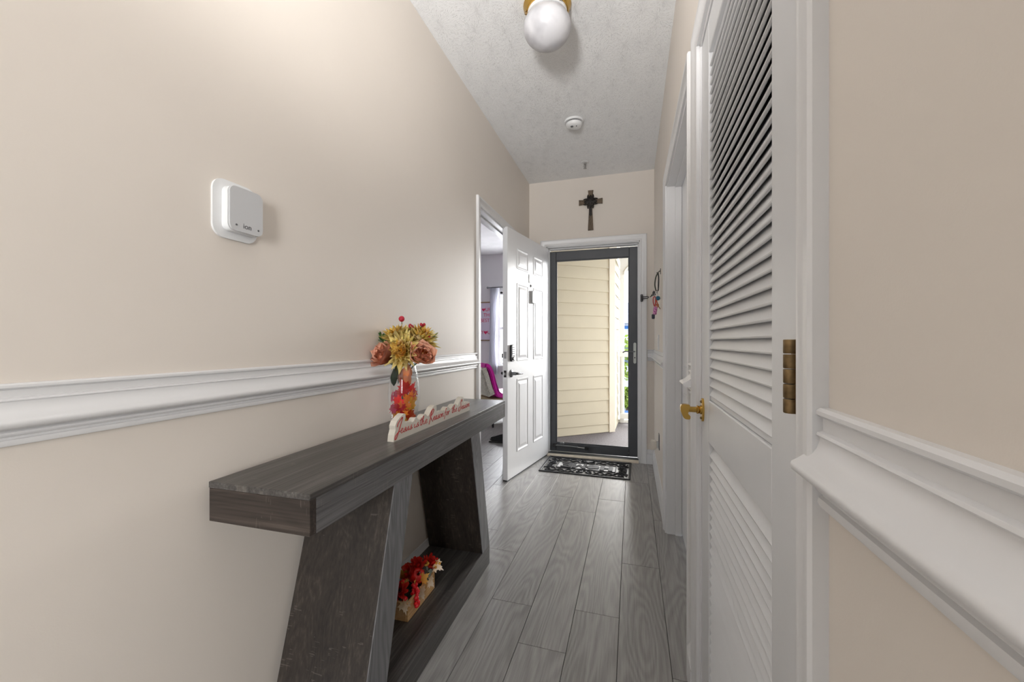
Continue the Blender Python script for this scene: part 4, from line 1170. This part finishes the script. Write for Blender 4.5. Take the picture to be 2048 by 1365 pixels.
for k, (x, y, z, d, n, s, mt_, lb) in enumerate([
    (.050, -.018, .066, (.25, .25, -1), (1, -.2, .4), .056, cream, 'cream silk maple leaf draped over the side of the pine box'),
    (.052, .050, .068, (.3, .45, -1), (1, -.1, .4), .052, cream, 'cream silk maple leaf hanging over the far side of the pine box'),
    (.034, -.112, .072, (.5, -.4, -1), (.7, -.8, .4), .048, cream, 'cream silk maple leaf over the near corner of the pine box'),
    (.046, .108, .098, (.7, .35, -.6), (.6, -.8, .6), .054, cream, 'cream silk maple leaf sticking out at the far end of the box'),
    (.042, .006, .094, (.5, .9, .35), (.6, -.8, .5), .046, gold, 'golden silk leaf right of the small pumpkin'),
    (.030, -.028, .098, (.2, -.5, .5), (.6, -.6, .6), .036, gold, 'golden silk leaf in front of the small pumpkin'),
    (-.020, -.030, .118, (-.3, -.3, .8), (.3, -.9, .3), .046, gold, 'golden brown silk leaf at the back left of the box'),
    (.006, -.055, .104, (-.1, -.6, .5), (.5, -.8, .5), .040, gold, 'golden silk leaf behind the berries'),
    (-.024, .000, .095, (-.5, -.6, .6), (.3, -.9, .3), .050, cream, 'cream silk leaf behind the small pumpkin')]):
    o = mk('maple_leaf', maple_bm(s, .2), mt_, local=True); tag(o, lb, 'leaf', 'silk leaves in the pine box')
    o.matrix_basis = oriented(d, n, B(x, y, z))
for k, (x, y, z) in enumerate(((.030, .060, .088), (.036, .048, .078))):
    o = thing('eucalyptus_pick', ('grey green eucalyptus sprig beside the red flower', 'grey green eucalyptus sprig drooping over the box side')[k], 'leaf sprig', B(x, y, z))
    for j in range(7):
        bm = NB(); lathe(bm, [(.008, 0), (.0085, .0006), (.0075, .0012)], 10)
        l = mk('leaf', bm, plain('grey_green_leaf', (120, 132, 122), .6, vary=.15) if (k == 0 and j == 0) else bpy.data.materials['grey_green_leaf'], o, local=True)
        l.matrix_basis = aim((random.uniform(.2, 1), random.uniform(-.7, .5), random.uniform(-.2, 1)), 0, (random.uniform(-.012, .014), random.uniform(-.016, .016), random.uniform(-.012, .014)))
for k, (x, y, z) in enumerate(((.026, .078, .118), (.050, .112, .100))):
    o = thing('yellow_berry_pick', ('pale yellow seed heads above the red flower', 'yellow seed heads at the far tip of the box')[k], 'berry pick', B(x, y, z))
    for j in range(5):
        bm = NB(); ball(bm, (random.uniform(-.010, .010), random.uniform(-.010, .010), random.uniform(-.010, .010)), .0052, 9, 6); mk('seed_head', bm, plain('yellow_seed', (218, 160, 62), .5) if (k == 0 and j == 0) else bpy.data.materials['yellow_seed'], o, smooth=180, local=True)
# ------------------------------------------------------------------ porch and outdoors
PZ = -.03
m, nt, b = newmat('speckled_concrete'); v = coords(nt)
nt.links.new(ramp(nt, noise(nt, v, 60, 4, .7), [(.35, (92, 86, 88)), (.6, (124, 118, 120))]), b.inputs['Base Color']); b.inputs['Roughness'].default_value = .8; bump(nt, b, noise(nt, v, 150, 2), .4, .003)
bm = NB(); box(bm, -1.2, YE+.16, PZ-.15, 4.0, 6.1, PZ)
structure('floor', bm, m, 'speckled concrete porch floor outside the storm door', 'floor')
bm = NB(); box(bm, -1.2, YE+.16, 2.62, 2.2, 6.2, 2.7)
structure('ceiling', bm, M['bceil'], 'white porch ceiling outside the storm door', 'ceiling')
sid = plain('cream_vinyl_siding', (196, 185, 160), .5, vary=.02, bumps=(70, .08, .0006))
A0, A1 = Vector((-1.02, 4.706)), Vector((-.216, 5.346))
dv = (A1-A0).normalized(); nv = Vector((dv.y, -dv.x)); Ln = (A1-A0).length
MA = Matrix(((dv.x, nv.x, 0, A0.x), (dv.y, nv.y, 0, A0.y), (0, 0, 1, 0), (0, 0, 0, 1)))   # local x along wall, y outwards
def siding_wall(name, label, Mx, length, t=.12, corner0=False):
    bm = NB(); box(bm, 0, -t, PZ, length, -.022, 2.62); xf(bm, Mx)
    w = structure(name, bm, M['bwall'], label, 'wall')
    src = None
    z = PZ+.105-.155; k = 0
    while z < 2.6:
        z0, z1 = max(z, PZ+.004), min(z+.157, 2.62)
        bm = NB(); prism(bm, [(-.022, z0), (-.002, z0), (0, z0+.004), (-.0005, z0+.008), (-.014, z1), (-.022, z1)], 'X', 0, length-.088); xf(bm, Mx)
        mk('siding_board', bm, sid, w)
        z += .155
    bm = NB(); box(bm, length-.088, -.03, PZ+.0, length, .012, 2.62, .002); xf(bm, Mx); mk('corner_board', bm, plain('cream_corner_board', (226, 216, 196), .5, vary=.02), w)
    return w
siding_wall('wall_porch', 'cream lap-sided porch wall seen through the storm door', MA, Ln)
MB_ = Matrix(((.045, .999, 0, -.215), (.999, -.045, 0, 5.352), (0, 0, 1, 0), (0, 0, 0, 1)))
siding_wall('wall_porch_return', 'sunlit lap-sided return wall past the porch corner', MB_, 1.68)
wall('wall_porch_gap', [(-1.115, 4.56, PZ, -1.0, 4.76, 2.62)], 'short outside wall joining the porch siding', 'bwall')
# column and arch at the edge of the porch
owhite = plain('outdoor_white_paint', (236, 234, 228), .5, vary=.02)
cl_ = thing('porch_arch', 'white porch arch on a slim column at the railing', 'arch', (-.14, 6.0, PZ))
bm = NB(); box(bm, -.168, 5.96, PZ, -.106, 6.04, 2.06, .003); mk('column', bm, owhite, cl_)
bm = NB(); box(bm, 1.5, 5.96, PZ, 1.57, 6.04, 2.10, .003); mk('column', bm, owhite, cl_)
arc = [(-.111+.80*(1-math.cos(a)), 2.06+.30*math.sin(a)) for a in [math.pi*i/24 for i in range(25)]]
bm = NB(); prism(bm, [(-.168, 2.06), (-.168, 2.60), (1.6, 2.60), (1.6, 2.06)] + [(min(x, 1.5), z) for x, z in reversed(arc)], 'Y', 5.965, 6.035); mk('arch_fascia', bm, owhite, cl_)
arc2 = [(-.111+.80*(1-math.cos(a)), 2.06+.30*math.sin(a)) for a in [math.pi*i/24 for i in range(25)]]
bm = NB(); tube(bm, [(x, 5.955, z+.05) for x, z in arc2], .012, 6); mk('arch_trim', bm, owhite, cl_)
# railing
rl = thing('porch_railing', 'white porch railing with square balusters', 'railing', (1.2, 6.0, PZ))
for z0, z1, n_ in ((.925, .998, 'top_rail'), (.04, .118, 'bottom_rail')):
    bm = NB(); box(bm, -.165, 5.895, z0, 3.9, 5.945, z1, .003); mk(n_, bm, owhite, rl)
src = None
for i in range(34):
    if src is None:
        bm = NB(); box(bm, -.016, -.016, .118, .016, .016, .925, .002); src = mk('baluster', bm, owhite, rl, local=True); o = src
    else: o = copy_obj(src, rl)
    o.location = (-1.2-.132+.118*i, -.08, 0)
    o.location.z = -PZ
bm = NB(); box(bm, -.23, 5.98, PZ, 4.0, 6.10, .012); structure('trim_15', bm, owhite, 'low white curb under the porch railing', 'curb')
# grounds, far building, tree, shrub, parked car
grass = plain('lawn', (120, 134, 84), .9, vary=.2, vscale=1)
bm = NB(); box(bm, -40, 6.2, -3.0, 40, 90, -2.9); structure('ground', bm, plain('asphalt', (120, 120, 124), .9, vary=.08, vscale=2), 'grey parking area below the porch', 'ground')
fb = thing('house', 'far pale house with blue grey shingle roof and blue stripe', 'house', (0, 30, -2.9))
def hb(name, b_, mat, parent=fb, bev=0):
    bm = NB(); box(bm, *b_, bev); return mk(name, bm, mat, parent)
pale = plain('pale_grey_siding', (206, 212, 222), .7, vary=.03)
hb('wall', (-6, 26, -2.9, 6, 34, 2.3), pale)
bm = NB(); prism(bm, [(25.3, 2.3), (30, 4.0), (34.7, 2.3)], 'X', -6.4, 6.4)
m, nt, b = newmat('blue_grey_shingles'); v = coords(nt, (1, 1, 2)); nt.links.new(ramp(nt, noise(nt, v, 7, 3, .7), [(.4, (120, 130, 148)), (.6, (164, 172, 188))]), b.inputs['Base Color']); b.inputs['Roughness'].default_value = .9
mk('roof', bm, m, fb)
hb('stripe', (-6.02, 25.96, 1.98, 6.02, 26.0, 2.16), plain('blue_fascia', (36, 106, 176), .5))
for i in range(5):
    wn_ = hb('window', (-5+i*2.2, 25.95, -.4, -4.1+i*2.2, 26.0, .9), owhite)
    hb('pane', (-4.95+i*2.2, 25.93, -.35, -4.15+i*2.2, 25.95, .85), plain('dark_window_glass', (90, 104, 122), .15), wn_)
def tree(name, label, x, y, z0, h, r, seed, group=None):
    random.seed(seed)
    o = thing(name, label, 'tree' if h > 2 else 'shrub', (x, y, z0), group=group)
    bm = NB(); tube(bm, [(x, y, z0), (x+.05, y, z0+h*.4), (x, y, z0+h*.7)], [.12, .09, .05], 8); mk('trunk', bm, plain('bark', (92, 78, 64), .9), o)
    bm = NB()
    for k in range(900):
        a, b_ = random.uniform(0, 6.28), random.uniform(-1, 1); rr = r*random.uniform(.55, 1)
        p = Vector((x+rr*math.cos(a)*math.sqrt(1-b_*b_), y+rr*math.sin(a)*math.sqrt(1-b_*b_), z0+h-r*.95+b_*rr*1.0))
        L_ = random.uniform(.10, .18)
        e = Euler((random.uniform(0, 6), random.uniform(0, 6), random.uniform(0, 6))).to_matrix()
        q = [p + e @ Vector(c) for c in ((-L_*.4, 0, 0), (0, L_*.1, -L_*.8), (L_*.4, 0, 0), (0, L_*.1, L_*.8))]
        bm.faces.new([bm.verts.new(c) for c in q])
    fo = mk('foliage', bm, plain(name+'_leaf', (138, 158, 62), .7, vary=.35, vscale=3), o); fo['kind'] = 'stuff'
tree('garden_tree', 'yellow green tree standing in front of the far house', .05, 20.0, -2.9, 4.45, 1.25, 3)
tree('garden_shrub', 'low green shrub beside the parked blue car', -.25, 21.5, -2.9, 1.7, .55, 5)
cr_ = thing('parked_car', 'blue car parked below the porch', 'car', (.6, 18.0, -2.9))
blue = plain('blue_car_paint', (44, 92, 160), .25, vary=.05)
bm = NB(); prism(bm, [(-1.4, .35), (-1.45, .75), (-1.2, .92), (-.2, .98), (.3, 1.45), (1.6, 1.48), (2.2, 1.0), (2.5, .92), (2.6, .4)], 'Y', -.8, .8); bmesh.ops.bevel(bm, geom=bm.edges[:], offset=.06, segments=2, affect='EDGES'); o = mk('body', bm, blue, cr_, smooth=40, local=True)
for s in (-1, 1):
    for x in (-.75, 1.75):
        bm = NB(); lathe(bm, [(.18, -.1), (.32, -.1), (.33, 0), (.32, .1), (.18, .1)], 20, Matrix.Translation((x, s*.76, .33)) @ Matrix.Rotation(R(90), 4, 'X')); mk('wheel', bm, M['black'], cr_, local=True, smooth=40)
    bm = NB(); prism(bm, [(-.05, 1.02), (.36, 1.38), (1.5, 1.40), (1.95, 1.02)], 'Y', s*.80, s*.81); mk('side_window', bm, bpy.data.materials['dark_window_glass'], cr_, local=True)
bm = NB(); box(bm, -1.42, .35, .55, -1.36, .65, .72, .02); mk('lamp', bm, plain('orange_lamp', (236, 140, 30), .3), cr_, local=True)

# ------------------------------------------------------------------ bedroom beyond the left doorway
w = thing('window_2', 'bedroom window with white muntins beyond the doorway', 'window', ((BW0+BW1)/2, 6.95, BZ0), kind='structure')
bm = NB()
for x in (BW0, BW1-.05): box(bm, x, 6.93, BZ0, x+.05, 6.99, BZ1)
for z in (BZ0, (BZ0+BZ1)/2-.02, BZ1-.05): box(bm, BW0+.05, 6.93, z, BW1-.05, 6.99, z+.05)
mk('window_frame', bm, M['white'], w)
for z0, z1 in ((BZ0+.05, (BZ0+BZ1)/2-.02), ((BZ0+BZ1)/2+.03, BZ1-.05)):
    bm = NB(); box(bm, BW0+.05, 6.958, z0, BW1-.05, 6.962, z1); mk('pane', bm, M['glass'], w)
bm = NB(); box(bm, BW0-.06, 6.84, BZ0-.035, BW1+.06, 6.93, BZ0, .004); mk('window_sill', bm, M['white'], w)
bm = NB(); box(bm, BW0-.07, 6.885, BZ0, BW0, 6.9, BZ1+.06); box(bm, BW1, 6.885, BZ0, BW1+.07, 6.9, BZ1+.06); box(bm, BW0, 6.885, BZ1, BW1, 6.9, BZ1+.06); mk('window_casing', bm, M['white'], w)
rd = thing('curtain_rod', 'grey curtain rod above the bedroom window', 'curtain rod', (-2.0, 6.82, 2.12))
bm = NB(); tube(bm, [(-2.52, 6.82, 2.13), (-1.4, 6.82, 2.13)], .010, 8); mk('rod', bm, M['satin'], rd, smooth=60)
for x in (-2.52, -1.40):
    bm = NB(); ball(bm, (x, 6.82, 2.13), .02, 10, 8); mk('finial', bm, M['satin'], rd, smooth=180)
    bm = NB(); box(bm, x+(.04 if x < -2 else -.06), 6.82, 2.11, x+(.06 if x < -2 else -.04), 6.9, 2.15); mk('bracket', bm, M['plastic'], rd)
m = bpy.data.materials.new('sheer_white_curtain'); m.use_nodes = True; nt = m.node_tree; nt.nodes.clear()
out = N(nt, 'ShaderNodeOutputMaterial'); df = N(nt, 'ShaderNodeBsdfDiffuse'); tl = N(nt, 'ShaderNodeBsdfTranslucent'); mx = N(nt, 'ShaderNodeMixShader')
df.inputs[0].default_value = (.8, .8, .84, 1); tl.inputs[0].default_value = (.85, .85, .9, 1); mx.inputs[0].default_value = .5
nt.links.new(df.outputs[0], mx.inputs[1]); nt.links.new(tl.outputs[0], mx.inputs[2]); nt.links.new(mx.outputs[0], out.inputs[0])
def curtain(x0, x1, xt0, xt1, label):
    bm = NB(); n = 60; rows = []
    for z, a, c in ((2.12, xt0, xt1), (1.6, (x0+xt0)/2, (x1+xt1)/2), (1.25, x0, x1), (.9, x0-.02, x1+.02), (.55, x0-.03, x1+.03)):
        rows.append([bm.verts.new((a+(c-a)*i/n, 6.82+.018*math.sin(i/n*2*math.pi*6+z), z)) for i in range(n+1)])
    for A_, B_ in zip(rows, rows[1:]):
        for i in range(n): bm.faces.new((A_[i], A_[i+1], B_[i+1], B_[i]))
    bmesh.ops.solidify(bm, geom=bm.faces[:], thickness=.0015)
    tag(mk('curtain', bm, m, smooth=180), label, 'curtain', 'bedroom window curtains')
curtain(-2.48, -2.36, -2.48, -2.30, 'sheer white curtain at the left of the bedroom window')
curtain(-1.62, -1.45, -1.80, -1.45, 'sheer white curtain at the right of the bedroom window')
# poster
ps = thing('framed_poster', 'framed white poster with pink lettering on the bedroom wall', 'poster', (-2.70, 6.895, 1.16))
bm = NB(); box(bm, -2.945, 6.888, 1.175, -2.455, 6.896, 1.865); sheet = mk('sheet', bm, plain('white_poster_paper', (214, 206, 222), .6, vary=.01), ps)
oak = plain('light_oak_frame', (142, 116, 86), .5, vary=.1)
for b_ in ((-2.96, 1.16, -2.94, 1.88), (-2.46, 1.16, -2.44, 1.88), (-2.94, 1.16, -2.46, 1.18), (-2.94, 1.86, -2.46, 1.88)):
    bm = NB(); box(bm, b_[0], 6.872, b_[1], b_[2], 6.9, b_[3], .002); mk('frame_bar', bm, oak, ps)
pinkp = plain('hot_pink_print', (206, 30, 92), .6)
def heart(x, z, s):
    bm = NB(); pts = []
    for i in range(28):
        t = 2*math.pi*i/28
        pts.append((x+s*math.sin(t)**3, z+s*(13*math.cos(t)-5*math.cos(2*t)-2*math.cos(3*t)-math.cos(4*t))/16))
    prism(bm, pts, 'Y', 6.8865, 6.888); mk('heart', bm, pinkp, sheet)
for body, x, z in (('Y', -2.70, 1.735), ('UR', -2.535, 1.735), ('THE', -2.545, 1.635), ('BEST', -2.60, 1.535), ('Y', -2.645, 1.315), ('U', -2.520, 1.315)):
    t_ = text_bm(body, .090, .0004); xf(t_, Matrix.Translation((x, 6.8872, z)) @ Matrix.Rotation(R(90), 4, 'X')); mk('lettering', t_, pinkp, sheet)
heart(-2.625, 1.735, .033); heart(-2.585, 1.315, .036)
# lounge chair
LC_RZ = R(42)
lc = thing('lounge_chair', 'small chair with hot pink inside and cream plush back', 'chair', (-1.80, 5.25, 0), 0)
pinkv = plain('hot_pink_satin', (222, 18, 170), .3, vary=.1, vscale=10)
plush = plain('cream_plush', (230, 225, 210), .95, vary=.15, vscale=60, bumps=(90, 1, .02))
tan = plain('tan_upholstery', (176, 158, 124), .8, vary=.06)
x0 = -2.06
def sweep_back(pts, th, y0, y1, name, mat):
    c = catmull([Vector((p[0], 0, p[1])) for p in pts], 5)
    L_, R_ = [], []
    for i, p in enumerate(c):
        t = (c[min(i+1, len(c)-1)]-c[max(i-1, 0)]).normalized(); n_ = Vector((t.z, 0, -t.x))
        L_.append((p.x-n_.x*th, p.z-n_.z*th)); R_.append((p.x+n_.x*th, p.z+n_.z*th))
    bm = NB(); prism(bm, L_+R_[::-1], 'Y', y0, y1); bmesh.ops.bevel(bm, geom=[e for e in bm.edges if abs(e.verts[0].co.y-e.verts[1].co.y) < 1e-5], offset=th*.5, segments=2, affect='EDGES')
    return mk(name, bm, mat, lc, smooth=50)
sweep_back([(-2.075, .83), (-2.02, .81), (-1.975, .72), (-1.935, .58), (-1.90, .46), (-1.86, .425), (-1.72, .42), (-1.50, .43)], .030, 5.0, 5.52, 'inner_pad', pinkv)
sweep_back([(-2.10, .79), (-2.06, .68), (-2.02, .55), (-1.975, .43)], .045, 4.99, 5.53, 'back_cover', plush)
bm = NB(); box(bm, -1.99, 5.0, .14, -1.46, 5.52, .385, .03, 2); mk('seat_base', bm, tan, lc)
for x in (-1.95, -1.50):
    for y in (5.04, 5.48):
        bm = NB(); lathe(bm, [(.014, 0), (.018, .14)], 10, Matrix.Translation((x, y, 0))); mk('leg', bm, M['black'], lc)
sh = thing('black_shoe', 'black shoe lying on the bedroom floor by the doorway', 'shoe', (-1.42, 4.28, 0))
bm = NB(); prism(bm, [(-.12, .012), (-.13, .05), (-.06, .07), (.02, .10), (.11, .11), (.13, .06), (.12, .012)], 'Y', -.04, .04); bmesh.ops.bevel(bm, geom=bm.edges[:], offset=.015, segments=2, affect='EDGES'); o = mk('upper', bm, M['black'], sh, smooth=50, local=True)
bm = NB(); box(bm, -.135, -.045, 0, .135, .045, .014, .004); mk('sole', bm, M['dark_metal'], sh, local=True)

# ------------------------------------------------------------------ added fill lamp, unseen behind the camera, bouncing light off the hall ceiling
UX, UY = -.36, -.36
ul = thing('fill_lamp', 'unseen black floor lamp added as fill light, aimed at the ceiling', 'floor lamp', (UX, UY, 0))
TU = Matrix.Translation((UX, UY, 0))
bm = NB(); lathe(bm, [(.13, 0), (.13, .012), (.02, .03)], 28, TU); mk('base', bm, M['black'], ul, smooth=40)
bm = NB(); lathe(bm, [(.011, .02), (.011, 1.66)], 14, TU); mk('pole', bm, M['black'], ul, smooth=40)
UD = Vector((-.02, 1.5, 1.05)).normalized()
TH = Matrix.Translation((UX, UY, 1.70)) @ UD.to_track_quat('Z', 'Y').to_matrix().to_4x4()
bm = NB(); lathe(bm, [(.02, -.06), (.05, -.04), (.075, .03), (.078, .03), (.05, -.03), (.0, -.04)], 32, TH, cap=False); mk('lamp_shade', bm, M['black'], ul, smooth=60)
sp_ = light('fill_lamp_bulb', 'SPOT', TH @ Vector((0, 0, .02)), (-UD).to_track_quat('Z', 'Y').to_euler(), 118, (1, .98, .96))
sp_.rotation_euler = (UD).to_track_quat('-Z', 'Y').to_euler()
sp_.data.spot_size = R(84); sp_.data.spot_blend = 1.0; sp_.data.shadow_soft_size = .16

lc.rotation_euler = (0, 0, LC_RZ)
